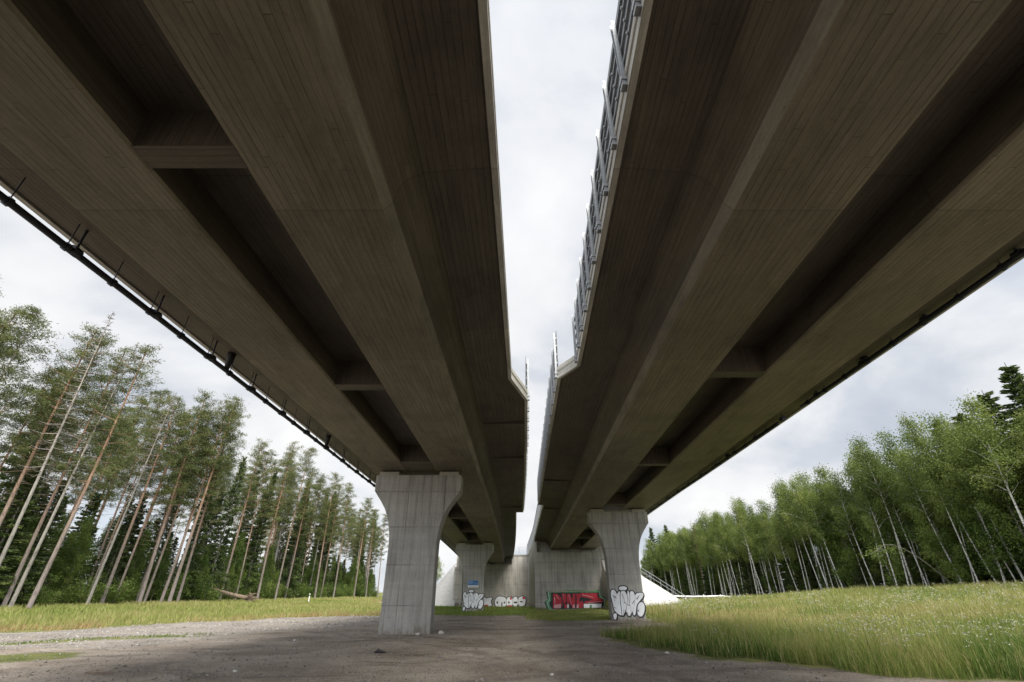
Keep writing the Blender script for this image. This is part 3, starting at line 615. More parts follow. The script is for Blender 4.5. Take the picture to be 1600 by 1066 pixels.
# barriers ---------------------------------------------------------------
def barrier(y0, y1, step, F, Zf, d, label, h=1.5, panel_in=.1, group='metal bridge barriers'):
    root = empty('metal_barrier', (F(y0), y0, Zf(y0) + 1.4), label=label, cat='barrier', group=group)
    L0 = root.location
    yy = list(np.arange(y0, y1 + 1e-6, step))
    proto = None
    for y in yy:
        x = F(y) + d * .062; z = Zf(y) + 1.0
        if proto is None:
            m_ = MB(); hh = h + .27
            m_.box(-.012, .012, -.035, .035, .02, hh); m_.box(.012 * 1.0, .055, -.045, -.033, .02, hh); m_.box(.012, .055, .033, .045, .02, hh)
            m_.box(-.03, .07, -.06, .06, .16, .24); m_.box(-.03, .07, -.06, .06, .02, .08)
            if d < 0: m_.v = [(-a, b_, c_) for a, b_, c_ in m_.v]
            proto = m_.build('post', MAT['galv'], root); o = proto
        else:
            o = proto.copy(); C.objects.link(o); o.parent = root
        o.location = (x - L0.x, y - L0.y, z - L0.z)
    ysq = YS(y0, y1)
    for k, zz_ in enumerate((.50, .85, 1.20, 1.52)):
        loft('rail', ysq, lambda y: [(F(y) + d*.015 - L0.x, Zf(y) + 1.4 + h * zz_ / 1.55 - .30 - L0.z), (F(y) + d*.05 - L0.x, Zf(y) + 1.4 + h * zz_ / 1.55 - .30 - L0.z), (F(y) + d*.05 - L0.x, Zf(y) + 1.44 + h * zz_ / 1.55 - .30 - L0.z), (F(y) + d*.015 - L0.x, Zf(y) + 1.44 + h * zz_ / 1.55 - .30 - L0.z)], [MAT['galv']], root).location = (0, -L0.y, 0)
    loft('panel', ysq, lambda y: [(F(y) + d * .012 - L0.x, Zf(y) + 1.43 - L0.z), (F(y) - d * .012 - L0.x, Zf(y) + 1.43 - L0.z), (F(y) - d * .012 - L0.x, Zf(y) + 1.40 + h - L0.z), (F(y) + d * .012 - L0.x, Zf(y) + 1.40 + h - L0.z)], [MAT['galvd']], root).location = (0, -L0.y, 0)
    pc = None
    for y in yy[:-1]:
        for zz_ in (.5, .85, 1.2):
            if pc is None:
                q_ = MB(); q_.box(-.015, .02, -.018, .018, -.02, .03); pc = q_.build('clamp', MAT['galv'], root); oc = pc
            else: oc = pc.copy(); C.objects.link(oc); oc.parent = root
            oc.location = (F(y + step * .55) + d * .06 - L0.x, y + step * .55 - L0.y, Zf(y) + 1.4 + h * zz_ / 1.55 - .28 - L0.z)
    return root
barrier(-5.98, 13.1, 1.0, GR, ZRf, -1, 'near grey metal barrier on the right deck edge, at the top of the sky gap', 1.5)
barrier(14.25, 39.2, 1.25, GR, ZRf, -1, 'grey metal barrier on the right deck edge beyond the kink, rising to a sharp point', 1.5)
barrier(16.3, 41.9, 1.25, GL, ZLf, 1, 'grey metal barrier seen end-on as a thin upright line on the left deck edge', 1.5)
def fzz(y): return (ZRf(y) if y < 61.6 else 6.0)
root = empty('metal_parapet', (2.6, 39.6, 8.5), label='smooth light grey sheet parapet at the far end of the right deck edge', cat='barrier')
yq = YS(39.6, 88)
zb = lambda y: (ZRf(y) + 1.40) if y < 58 else float(np.interp(y, [58, 66, 88], [ZRf(58) + 1.40, 7.44, 7.42]))
def par(y): x = gRn(y) - .02 - 2.6; z = zb(y) - 8.5; return [(x, z), (x + .04, z), (x + .04, z + 1.35), (x, z + 1.35)]
o = loft('sheet', yq, par, [MAT['galv']], root); o.location = (0, -39.6, 0)
o = loft('top_rail', yq, lambda y: [(p[0] * 1 + (-.03 if i in (0, 3) else .03), zb(y) - 8.5 + (1.35 if i < 2 else 1.43)) for i, p in enumerate(par(y))], [MAT['galv']], root); o.location = (0, -39.6, 0)
# thin railing on the coping between the decks
root = empty('railing', (-.1, 84.2, 7.12), label='thin wire-like railing on the abutment coping in the gap between the decks', cat='railing')
mb = MB(); mb.tube([(0, 0, 1.1), (2.6, 0, 1.1)], .03, 6); mb.tube([(0, 0, .6), (2.6, 0, .6)], .02, 6); mb.build('rail', MAT['galv'], root)
for x in (0.05, 1.3, 2.55):
    mb = MB(); mb.tube([(x, 0, 0), (x, 0, 1.1)], .03, 6); mb.build('post', MAT['galv'], root)

# drain pipes ---------------------------------------------------------------
def drain(X, Zp, y0, y1, segs, hang_top, step, label, first, big, drains):
    root = empty('drain_pipe', (X(first), first, Zp(first)), label=label, cat='pipe', group='drain pipes slung under the decks')
    L0 = Vector(root.location)
    for a, b_ in segs:
        mb = MB(); mb.tube([Vector((X(y), y, Zp(y))) - L0 for y in np.linspace(a, b_, max(2, int((b_ - a) / 2)))], .066, 10); mb.build('pipe', MAT['pipe'], root, True)
    y = first; k = 0
    while y < y1:
        if any(a <= y <= b_ for a, b_ in segs):
            x = X(y); zt = hang_top(y)
            mb = MB(); mb.tube([Vector((x, y, zt)) - L0, Vector((x, y, Zp(y))) - L0], .011, 5)
            mb.tube([Vector((x, y - .035, Zp(y))) - L0, Vector((x, y + .035, Zp(y))) - L0], .09, 10); mb.build('hanger', MAT['pipe'], root)
        y += step; k += 1
    for y in drains:
        x = X(y); zt = hang_top(y); mb = MB()
        mb.tube([Vector((x, y, zt)) - L0, Vector((x, y, zt - .12)) - L0, Vector((x, y, Zp(y))) - L0], [.028, .022, .022], 6)
        mb.tube([Vector((x, y - .09, Zp(y) + .03)) - L0, Vector((x, y + .09, Zp(y) + .03)) - L0], .10, 8); mb.build('inlet', MAT['pipe'], root)
    for y in big:
        x = X(y); zt = hang_top(y); mb = MB()
        mb.tube([Vector((x + .02, y, zt)) - L0, Vector((x + .02, y, zt - .14)) - L0, Vector((x, y, Zp(y))) - L0], [.12, .11, .065], 10); mb.build('funnel', MAT['rubber'], root, True)
    return root
drain(lambda y: -8.53 + sL(y), lambda y: ZLf(y) + .39, -8, 84, [(-10, 84)], lambda y: ZLf(y) + .99, 1.15, 'dark drain pipe hanging on thin rods below the outer edge of the left deck', 5.6, [12.3, 20.6, 33, 47], [y + .18 for y in np.arange(6.75, 60, 2.3)])
drain(lambda y: AR(y) - .42, lambda y: ZRf(y) + .80, -8, 60, [(-10, 16.4), (18.4, 60)], lambda y: ZRf(y) + .97, 1.15, 'dark drain pipe tucked under the right deck edge, broken by a gap', 5.6, [12.6, 24.0], [y + .3 for y in np.arange(7.2, 60, 2.6)])

# embankments ---------------------------------------------------------------
def emb(x0, x1, y0, y1, corner, zt, slope, mat):
    xx = np.arange(x0, x1 + .01, .5); yy = np.arange(y0, y1 + .01, .8); X_, Y_ = np.meshgrid(xx, yy)
    if corner[2] < 0: dx = np.maximum(corner[0] - X_, 0)
    else: dx = np.maximum(X_ - corner[0], 0)
    dy = np.maximum(corner[1] - Y_, 0)
    z = zt - np.hypot(dx, dy) * slope + (vnoise(X_, Y_, 1.1) - .5) * .08
    z = np.maximum(z, height(X_, Y_) - .4)
    vv = np.stack([X_.ravel(), Y_.ravel(), z.ravel()], 1); n_ = len(xx); i_ = (np.arange(len(yy) - 1)[:, None] * n_ + np.arange(n_ - 1)[None]).ravel()
    o_ = link('embankment', arr_mesh('embankment', vv, np.stack([i_, i_ + 1, i_ + n_ + 1, i_ + n_], 1), mat, smooth=True)); return tag(o_, kind='structure')
MAT['slopew'] = simple('pale_crushed_stone', (.43, .425, .41), .9, 0, .12, 9)
MAT['slopeg'] = simple('light_grey_crushed_stone', (.29, .29, .285), .9, 0, .22, 5)
emb(-30, -8.6, 78, 130, (-9.6, 88.5, -1), 6.3, 1.1, MAT['slopeg'])
emb(11.0, 30, 51, 130, (11.6, 64, 1), 6.3, .64, MAT['slopew'])
# handrail down the right slope
root = empty('handrail', (11.8, 62.4, 5.2), label='slim metal handrail sloping down beside the white stone slope', cat='railing')
L0 = Vector(root.location)
hz = lambda x: 6.3 - math.hypot(x - 11.6, 1.6) * .64 
for dz in (.85, .45):
    mb = MB(); mb.tube([Vector((x, 62.4, hz(x) + dz)) - L0 for x in np.linspace(11.8, 21.6, 8)], .022, 6); mb.build('rail', MAT['galv'], root)
for x in np.arange(12, 21.7, 1.2):
    mb = MB(); mb.tube([Vector((x, 62.4, hz(x) - .2)) - L0, Vector((x, 62.4, hz(x) + .85)) - L0], .022, 6); mb.build('post', MAT['galv'], root)
# white guardrail
root = empty('guardrail', (24, 80, 0), label='low white rail fence with sagging orange tape beyond the white slope', cat='fence')
pts = [(-2.0, 0, 1.05), (1, 0, 1.06), (4, 0, 1.0), (8.0, 0, 1.08), (9.6, 0, .95), (11.0, -.5, .62), (14.5, -1, .58)]
mb = MB(); mb.tube(pts, .11, 8); mb.build('rail', MAT['white'], root, True)
for x in (0, 2.6, 5.4, 8, 10.2, 12.2): mb = MB(); mb.box(x - .06, x + .06, -.06 - (x > 10) * .5, .06 - (x > 10) * .5, -.3, 1.3 if x in (8, 5.4) else .9 - (x > 10) * .3); mb.build('post', MAT['white'], root)
mb = MB(); mb.tube([(0, -.1, .6), (1.3, -.1, .4), (2.6, -.1, .62), (4, -.1, .38), (5.4, -.1, .62), (6.8, -.1, .42), (8, -.1, .66)], .04, 5); mb.tube([(11.0, -1.1, .62), (13, -1.1, .5), (15.5, -1.1, .55)], .09, 5)
mb.build('tape', MAT['orange'], root)
root = empty('barrier_light', (34.2, 78.6, .1), label='small blue and white warning lamp unit on the low end of the white rail', cat='lamp')
mb = MB(); mb.tube([(0, 0, 0), (0, 0, .75)], .05, 6); mb.build('stand', MAT['white'], root); mb = MB(); mb.tube([(0, -.1, .85), (0, .1, .85)], .24, 12); mb.build('lens', MAT['lblue'], root)
# marker post, left sign
root = empty('marker_post', (-29.3, 75.5, float(height(-29.3, 75.5))), label='short white roadside marker post at the foot of the pines', cat='post')
mb = MB(); mb.tube([(0, 0, 0), (0, 0, 1.25)], [.09, .07], 8); mb.build('shaft', MAT['white'], root); mb = MB(); mb.tube([(0, 0, .95), (0, 0, 1.05)], .095, 8); mb.build('band', MAT['gblack'], root)
root = empty('marker_sign', (-35.0, 34.8, float(height(-35, 34.8))), label='white and red striped marker board at the left edge of the photo', cat='sign')
mb = MB(); mb.box(-.03, .03, -.03, .03, 0, 1.5); mb.build('post', MAT['galv'], root); mb = MB(); mb.box(-.17, .17, -.05, -.031, .7, 1.75); mb.build('board', MAT['white'], root)
mb = MB(); mb.box(-.15, .15, -.056, -.051, .98, 1.12); mb.box(-.15, .15, -.056, -.051, .74, .86); mb.build('stripe', MAT['red'], root)
# ---------------------------------------------------------------- vegetation
def unit(n, rg):
    a = rg.normal(size=(n, 3)); return a / np.linalg.norm(a, axis=1, keepdims=True)
def leafquads(c, s, rg, aspect=.45, flat=0.0, along=None):
    n = len(c); a = unit(n, rg) if along is None else along + .45 * unit(n, rg)
    a[:, 2] *= (1 - flat); a /= np.linalg.norm(a, axis=1, keepdims=True)
    b_ = np.cross(a, unit(n, rg)); b_ /= np.linalg.norm(b_, axis=1, keepdims=True) + 1e-9
    s = s[:, None]
    v = np.stack([c - a * s, c + b_ * s * aspect, c + a * s, c - b_ * s * aspect], 1).reshape(-1, 3)
    return v, np.arange(4 * n).reshape(n, 4)
def trunk_pts(H, rg, bend=.25, n=9):
    t_ = np.linspace(0, 1, n); a = rg.uniform(0, 6.28); b_ = bend * H * .05
    x = b_ * np.sin(t_ * 2.2) * math.cos(a) + .02 * H * rg.normal() * t_ ** 2 * .6
    y = b_ * np.sin(t_ * 2.6) * math.sin(a) + .02 * H * rg.normal() * t_ ** 2 * .6
    return np.stack([x, y, t_ * H], 1)
def at_t(tp, f):
    t_ = np.linspace(0, 1, len(tp)); return np.array([np.interp(f, t_, tp[:, k]) for k in range(3)])
def tree_proto(kind, seed):
    rg = np.random.default_rng(seed); mb = MB(); LC = []; LS = []; LT = []; LA = []; cfg = dict(aspect=.4, flat=.2)
    if kind == 'pine':
        H = 22; tp = trunk_pts(H, rg, .25); r0 = rg.uniform(.11, .175); base = rg.uniform(.40, .56)
        mb.tube([tuple(p) for p in tp], [r0 * (1 - .86 * i / 8) + .008 for i in range(9)], 9)
        for i in range(16):        # dead stubs below the crown
            f_ = rg.uniform(.25, base); p = at_t(tp, f_); a = rg.uniform(0, 6.28); L_ = rg.uniform(.4, 1.7)
            mb.tube([tuple(p), tuple(p + np.array([math.cos(a) * L_, math.sin(a) * L_, L_ * rg.uniform(-.3, .15)]))], [.018, .005], 4, False)
        nl = 44
        for i in range(nl):
            f_ = base + (1 - base) * (i / nl) ** .85 * .985; p = at_t(tp, f_); a = i * 2.4 + rg.uniform(-.5, .5)
            k = (f_ - base) / (1 - base); L_ = (2.5 * (1 - k) ** .6 * (.55 + .45 * min(1, k * 4)) + .45) * rg.uniform(.6, 1.2)
            if rg.random() < .12: L_ *= .4
            up = rg.uniform(.0, .35) + .5 * k
            e_ = p + np.array([math.cos(a), math.sin(a), up]) * L_; mid = (p + e_) / 2 + np.array([0, 0, -.1 * L_])
            mb.tube([tuple(p), tuple(mid), tuple(e_)], [.035, .022, .008], 4, False)
            tint = rg.uniform(.3, .8) + .12 * k
            for j in range(int(3 + L_ * 2)):
                u_ = rg.uniform(.35, 1.05); cc = p + (e_ - p) * u_ + rg.normal(size=3) * np.array([.22, .22, .12]) * (.5 + L_ * .3)
                n_ = rg.integers(34, 54); LC.append(cc + rg.normal(size=(n_, 3)) * np.array([.25, .25, .13])); LS.append(rg.uniform(.07, .17, n_)); LT.append(np.full(n_, tint) + rg.normal(size=n_) * .14)
        cfg = dict(aspect=.17, flat=.1); mat = 'pineleaf'; bk = 'pinebark'
    elif kind in ('spruce', 'deadspruce'):
        H = 18; tp = trunk_pts(H, rg, .08); r0 = .16 if kind == 'spruce' else .11; mb.tube([tuple(p) for p in tp], [r0 * (1 - .93 * i / 8) + .004 for i in range(9)], 8)
        low = .04 if kind == 'spruce' else .38; nb = 135 if kind == 'spruce' else 95
        for i in range(nb):
            f_ = low + (1 - low) * (i / nb) ** .95 * .985; p = at_t(tp, f_); a = i * 2.4 + rg.uniform(-.4, .4)
            L_ = ((1 - f_) ** .85 * 3.1 + .22) * rg.uniform(.65, 1.15)
            if kind == 'deadspruce': L_ *= .62
            dr = rg.uniform(-.42, -.12) + .45 * f_
            d_ = np.array([math.cos(a), math.sin(a), dr]); e_ = p + d_ * L_; mid = p + d_ * L_ * .55 + np.array([0, 0, -.06 * L_])
            mb.tube([tuple(p), tuple(mid), tuple(e_ + np.array([0, 0, .07 * L_]))], [.022, .014, .005], 3, False)
            tint = rg.uniform(.25, .75)
            n_ = int((54 if kind == 'spruce' else 6) * (L_ + .4)) if f_ > .1 or kind == 'spruce' else 0
            if kind == 'deadspruce' and rg.random() < .3: n_ *= 3
            u_ = rg.uniform(.12, 1.04, n_) ** .8; side = np.array([-math.sin(a), math.cos(a), 0])
            wd = (1 - u_) * .34 * L_ + .1
            cc = p + d_ * L_ * u_[:, None] + side * (rg.uniform(-1, 1, n_) * wd)[:, None]; cc[:, 2] -= rg.uniform(0, .32, n_) * (1 if kind == 'spruce' else .3) + .06 * L_ * np.sin(u_ * 3.1)
            LC.append(cc); LS.append(rg.uniform(.09, .24, n_) * (1 if kind == 'spruce' else .8)); LT.append(np.full(n_, tint) + rg.normal(size=n_) * .13 + .15 * u_)
            LA.append(np.tile(d_ / np.linalg.norm(d_), (n_, 1)) + np.outer(rg.uniform(-1, 1, n_), side) * .6)
        cfg = dict(aspect=.36 if kind == 'spruce' else .09, flat=.1); mat = 'sprleaf' if kind == 'spruce' else 'deadleaf'; bk = 'greybark'
    elif kind in ('birch', 'broad'):
        H = 16; tp = trunk_pts(H, rg, .8 if kind == 'birch' else .4); r0 = rg.uniform(.075, .11) if kind == 'birch' else .13
        mb.tube([tuple(p) for p in tp], [r0 * (1 - .88 * i / 8) + .006 for i in range(9)], 8)
        low = rg.uniform(.42, .56) if kind == 'birch' else .12; nb = 30 if kind == 'birch' else 46
        for i in range(nb):
            f_ = low + (1 - low) * (i / nb) * .97; p = at_t(tp, f_); a = i * 2.4 + rg.uniform(-.6, .6); k = (f_ - low) / (1 - low)
            L_ = (2.3 if kind == 'birch' else 3.1) * math.sin(min(1, .30 + k * .95) * math.pi) ** .7 * rg.uniform(.55, 1.15) + .35
            up = rg.uniform(.35, 1.0); e_ = p + np.array([math.cos(a), math.sin(a), up]) * L_ * .8
            mb.tube([tuple(p), tuple((p + e_) / 2 + np.array([0, 0, .08 * L_])), tuple(e_)], [.03, .018, .006], 4, False)
            tint = rg.uniform(.25, .8) + .1 * k
            for j in range(int(4 + L_ * 2.2)):
                u_ = rg.uniform(.25, 1.1); cc = p + (e_ - p) * u_ + rg.normal(size=3) * .3
                n_ = rg.integers(36, 60); g_ = rg.normal(size=(n_, 3)) * np.array([.27, .27, .30]); g_[:, 2] -= np.abs(rg.normal(size=n_)) * .25
                LC.append(cc + g_); LS.append(rg.uniform(.045, .10, n_) * (1 if kind == 'birch' else 1.2)); LT.append(np.full(n_, tint + rg.uniform(-.12, .12)) + rg.normal(size=n_) * .12)
        cfg = dict(aspect=.62, flat=0); mat = 'birchleaf' if kind == 'birch' else 'bushleaf'; bk = 'birchbark' if kind == 'birch' else 'greybark'
    else:  # bush, 3 m
        H = 3; 
        for i in range(9):
            a = rg.uniform(0, 6.28); L_ = rg.uniform(1.2, 2.9); e_ = np.array([math.cos(a) * L_ * .42, math.sin(a) * L_ * .42, L_])
            mb.tube([(0, 0, 0), tuple(e_ * .5 + np.array([0, 0, .1])), tuple(e_)], [.03, .018, .006], 4, False)
            tint = rg.uniform(.3, .85)
            for j in range(9):
                cc = e_ * rg.uniform(.25, 1.05) + rg.normal(size=3) * .22; n_ = rg.integers(22, 36)
                LC.append(cc + rg.normal(size=(n_, 3)) * .22); LS.append(rg.uniform(.035, .085, n_)); LT.append(np.full(n_, tint) + rg.normal(size=n_) * .13)
        cfg = dict(aspect=.55, flat=0); mat = 'bushleaf'; bk = 'twig'
    c = np.concatenate(LC); s = np.concatenate(LS); tn = np.clip(np.concatenate(LT), 0, 1)
    al = np.concatenate(LA) if LA else None
    v, q = leafquads(c, s, rg, along=al, **cfg)
    crown = arr_mesh('crown', v, q, MAT[mat], tint=np.repeat(tn, 4))
    me = bpy.data.meshes.new('trunk'); me.from_pydata(mb.v, [], mb.f); me.materials.append(MAT[bk]); me.polygons.foreach_set('use_smooth', [True] * len(me.polygons)); me.update()
    return me, crown, H
PROTO = {k: [tree_proto(k, 100 + 17 * i + len(k)) for i in range(n)] for k, n in (('pine', 6), ('spruce', 4), ('deadspruce', 3), ('birch', 6), ('broad', 3), ('bush', 4))}
TREENAME = dict(pine='pine_tree', spruce='spruce_tree', deadspruce='dead_spruce_tree', birch='birch_tree', broad='leafy_tree', bush='bush')
CATN = dict(pine='tree', spruce='tree', deadspruce='tree', birch='tree', broad='tree', bush='bush')
def plant(kind, x, y, Ht, label, group, rz=None, lean=(0, 0), var=None, fat=1.0, barkmat=None):
    pr = PROTO[kind][random.randrange(len(PROTO[kind])) if var is None else var % len(PROTO[kind])]
    s = Ht / pr[2]; r = empty(TREENAME[kind], (x, y, float(height(x, y)) - .08), label=label, cat=CATN[kind], group=group)
    r.rotation_euler = (lean[0], lean[1], random.uniform(0, 6.28) if rz is None else rz); r.scale = (s * fat, s * fat, s)
    for nm, me in (('trunk' if kind != 'bush' else 'stems', pr[0]), ('crown' if kind != 'bush' else 'foliage', pr[1])):
        o = bpy.data.objects.new(nm, me); C.objects.link(o); o.parent = r
        if nm == 'trunk' and barkmat: o.material_slots[0].link = 'OBJECT'; o.material_slots[0].material = MAT[barkmat]
    return r
ORD = ['first', 'second', 'third', 'fourth', 'fifth', 'sixth', 'seventh', 'eighth', 'ninth', 'tenth', 'eleventh', 'twelfth', 'thirteenth', 'fourteenth', 'fifteenth', 'sixteenth', 'seventeenth', 'eighteenth', 'nineteenth', 'twentieth', 'twenty-first', 'twenty-second', 'twenty-third', 'twenty-fourth', 'twenty-fifth', 'twenty-sixth', 'twenty-seventh', 'twenty-eighth', 'twenty-ninth', 'thirtieth']
# front row on the left: (pixel column of the foot, kind, X of the line, height)
gp = 'pines along the left forest edge'
front = [(-60, 'pine', -40, 24), (-30, 'deadspruce', -38, 25), (7, 'pine', -39, 22), (18, 'deadspruce', -37.5, 23), (47, 'pine', -36.5, 22.5), (136, 'deadspruce', -37, 20.5), (158, 'pine', -38.5, 21), (176, 'pine', -39, 20), (217, 'pine', -38, 23.5), (224, 'pine', -39, 22), (250, 'pine', -38, 23), (263, 'pine', -37, 24), (276, 'pine', -38, 23), (341, 'pine', -41, 23), (366, 'pine', -40, 22), (400, 'pine', -38.5, 24), (428, 'pine', -38, 25), (443, 'pine', -40, 23), (464, 'pine', -42, 23), (490, 'pine', -38, 24), (499, 'pine', -39, 23), (519, 'pine', -38, 24), (551, 'pine', -38, 23), (570, 'pine', -39, 22), (588, 'pine', -38, 22)]
look = dict(pine='tall bare-stemmed pine', deadspruce='grey half-dead spruce')
for i, (px, kind, X, Ht) in enumerate(front):
    Y = X / ((px - 800) / 711 / 1.155)
    plant(kind, X, Y, Ht, '%s, %s tree from the left in the front row of the left forest' % (look[kind], ORD[i]), gp, lean=(random.uniform(-.02, .02), random.uniform(-.02, .02)))
rr = random.Random(5)
for i in range(112):
    Y = 24 + 140 * (i / 112) ** 1.05 + rr.uniform(-1.5, 1.5); X = -41 - abs(rr.gauss(0, 1)) * 9
    if rr.random() < .24: plant('spruce', X, Y, rr.uniform(15, 23), 'slender tall spruce crowded among the pines of the left forest', 'tall spruces deep in the left forest', fat=rr.uniform(.6, .8))
    elif rr.random() < .16: plant('deadspruce', X, Y, rr.uniform(17, 22), 'grey half-dead spruce among the crowded rows behind the front of the left forest', 'dead spruces deep in the left forest')
    else: plant('pine', X, Y, rr.uniform(19, 25), 'pine among the crowded rows behind the front of the left forest', 'pines deep in the left forest', barkmat='greybark' if rr.random() < .3 else None)
for i in range(84):
    Y = 22 + 140 * (i / 84) + rr.uniform(-1.5, 1.5); X = -41 - rr.uniform(0, 12)
    near = max(0, 1 - (Y - 22) / 60)
    plant('spruce', X, Y, rr.uniform(6, 10.5) + near * 5.0, 'dark young spruce filling the understorey between the left pine stems', 'young spruces under the left pines', fat=1.25)
for i in range(80):
    Y = 24 + 135 * (i / 80) + rr.uniform(-1.5, 1.5); X = -40.5 - rr.uniform(0, 7)
    plant('broad', X, Y, rr.uniform(4.5, 10), 'young leafy tree mixed among the dark spruces under the left pines', 'young leafy trees under the left pines', fat=1.0)
for i in range(60):
    Y = 26 + 125 * (i / 60) + rr.uniform(-1.5, 1.5); X = -38.6 - rr.uniform(0, 4)
    plant('bush', X, Y, rr.uniform(1.4, 3.6), 'bright green leafy bush at the foot of the left pines', 'bushes along the left forest edge', fat=1.3)
# right forest
gb = 'birches along the right forest edge'
bl = [1012, 1017, 1024, 1045, 1056, 1090, 1132, 1136, 1144, 1150, 1157, 1183, 1195, 1221, 1251, 1288, 1299, 1316, 1323, 1406, 1423, 1447, 1527, 1577, 1600, 1650]
names = ['slender white birch']
for i, px in enumerate(bl):
    X = 44.5 + rr.uniform(-1.5, 2.5); Y = X / ((px - 800) / 711 / 1.145)
    plant('birch', X, Y, rr.uniform(12.0, 18), 'slender white-stemmed birch, %s from the left in the front row of the right forest' % ORD[i], gb, lean=(rr.uniform(-.08, .08), rr.uniform(-.10, .08)), fat=rr.uniform(.85, 1.15))
plant('pine', 46, 46 / ((1106 - 800) / 711 / 1.155), 16, 'lone reddish pine standing among the birches behind the white rail', 'pines on the right')
for i in range(80):
    Y = 30 + 150 * (i / 80) + rr.uniform(-1.5, 1.5); X = 46 + abs(rr.gauss(0, 1)) * 5
    plant('birch', X + 1.5, Y, rr.uniform(12.5, 19.5), 'birch crowded behind the front row of the right forest', 'birches deep in the right forest', fat=1.2)
for i in range(100):
    Y = 26 + 160 * (i / 100) + rr.uniform(-1.5, 1.5); X = 47.5 + rr.uniform(0, 9)
    plant('spruce', X, Y, rr.uniform(9, 15), 'dark spruce filling the shade behind the right birches', 'spruces behind the right birches', fat=1.35)
for i in range(34):
    Y = 28 + 150 * (i / 34) + rr.uniform(-2, 2); X = 48 + rr.uniform(0, 4)
    plant('broad', X, Y, rr.uniform(8, 14), 'leafy young tree filling the gaps between the right birch stems', 'young leafy trees between the right birches', fat=1.15)
for i in range(60):
    Y = 28 + 150 * (i / 60); X = 48 + rr.uniform(0, 4)
    plant('spruce', X, Y, rr.uniform(3.5, 7), 'small young spruce in the shade under the right birches', 'young spruces under the right birches', fat=1.5)
sp = [((1592, 590), 50, 'broad dark spruce just right of the tallest one'), ((1460, 655), 53, 'dark pointed spruce rising behind the right birches, third from the right'), ((1530, 610), 53, 'dark spruce shoulder to shoulder with the tallest one, on its left'), ((1556, 566), 51, 'tallest dark spruce, rising above everything at the right end of the right forest'), ((1500, 640), 51, 'second tallest spruce, left of the tallest one in the right forest'), ((1620, 560), 52, 'tall spruce cut by the right edge of the photo'), ((1040, 818), 50, 'narrow pointed spruce near the stone slope, above the far end of the right forest'), ((1015, 822), 49, 'pointed spruce just right of the right pier'), ((1222, 772), 50, 'pointed spruce top standing over the middle birches')]
for (px, py), X, lab in sp:
    u_ = (px - 800) / 711; v_ = (533 - py) / 711; yf = .8755 - v_ * .4833; Y = X / (u_ / yf); zt = 1.6 + (.4833 + v_ * .8755) / yf * Y
    plant('spruce', X, Y, zt - float(height(X, Y)), lab, 'tall spruces in the right forest', fat=1.45 if px > 1400 else 1.1)
for i, (px, X, Ht) in enumerate([(1640, 47, 15), (1575, 46.5, 13.5), (1505, 46.5, 13.5), (1430, 47, 15), (1350, 47, 15.5), (1010, 46, 12)]):
    Y = X / ((px - 800) / 711 / 1.14)
    plant('broad', X, Y, Ht, 'broad bright green leafy tree, %s in from the right among the right birches' % ORD[i], 'leafy trees among the right birches', fat=1.15)
for i in range(44):
    Y = 31 + 125 * (i / 44) + rr.uniform(-1.5, 1.5); X = 45.2 + rr.uniform(-.6, 1.6)
    plant('birch', X, Y, rr.uniform(12.5, 18.5), 'thin pale-stemmed birch standing just inside the front of the right forest', 'thin birches just inside the right forest edge', lean=(rr.uniform(-.06, .06), rr.uniform(-.06, .06)), fat=rr.uniform(.8, 1.0))
for i in range(36):
    Y = 28 + 140 * (i / 36) + rr.uniform(-1, 1); X = 46.5 + rr.uniform(0, 3)
    plant('bush', X, Y, rr.uniform(.9, 2.2), 'low leafy bush at the foot of the right birches', 'bushes along the right forest edge', fat=1.3)
# bowed young birch
Yb = 43.5 / ((1504 - 800) / 711 / 1.137)
root = empty('bowed_birch', (43.5, Yb, 1.2), label='thin birch stem bowed in a long arch at the right forest edge', cat='tree')
pts = [Vector((-8.6 * t_ , -1.0 * t_, 4.6 * math.sin(min(1, t_ * 1.18) * math.pi * .56) - (.9 * max(0, t_ - .75) * 4))) for t_ in np.linspace(0, 1, 10)]
mb = MB(); mb.tube(pts, [.036 * (1 - .08 * i) for i in range(10)], 7); mb.build('trunk', MAT['greybark'], root, True)
rg = np.random.default_rng(4); cs = []
for k in range(26):
    p = pts[rg.integers(6, 10)]; cs.append(np.array(p) + rg.normal(size=3) * np.array([.5, .3, .3]) + rg.normal(size=(22, 3)) * .2 + np.array([0, 0, -.3]))
cs = np.concatenate(cs); v, q = leafquads(cs, rg.uniform(.04, .09, len(cs)), rg, .6)
link('crown', arr_mesh('crown', v, q, MAT['birchleaf'], tint=np.repeat(rg.uniform(.3, .8, len(cs)), 4)), root)
# tree beyond the left stone slope
plant('birch', -15.5, 106, 8.5, 'small light green birch beyond the grey stone slope, seen through the left gap', 'birches beyond the left slope')
# uprooted stump and logs
Xs, Ys = -35.5, 35.5 / ((800 - 372) / 711 / 1.155)
root = empty('fallen_tree', (Xs, Ys, float(height(Xs, Ys))), label='fallen grey trunk with torn root plate lying at the edge of the left pines', cat='fallen tree')
mb = MB(); mb.tube([(-4.2, 0, 1.7), (-1.5, .3, 1.0), (1.0, .3, .5)], [.14, .2, .26], 8); mb.build('trunk', MAT['log'], root, True)
mb = MB(); rg = np.random.default_rng(9)
for k in range(40):
    a = rg.uniform(0, 6.28); L_ = rg.uniform(.5, 1.5); z_ = .5 + math.sin(a) * L_ * .55
    mb.tube([(1.0, .3, .5), (1.2 + rg.uniform(-.2, .4), .3 + math.cos(a) * L_ * .5 , z_ * .7 + .15), (1.4 + rg.uniform(-.5, 1.1), .3 + math.cos(a) * L_ * 1.2, z_)], [.14, .06, .015], 5)
mb.build('root_plate', MAT['log'], root, True)
mb = MB()
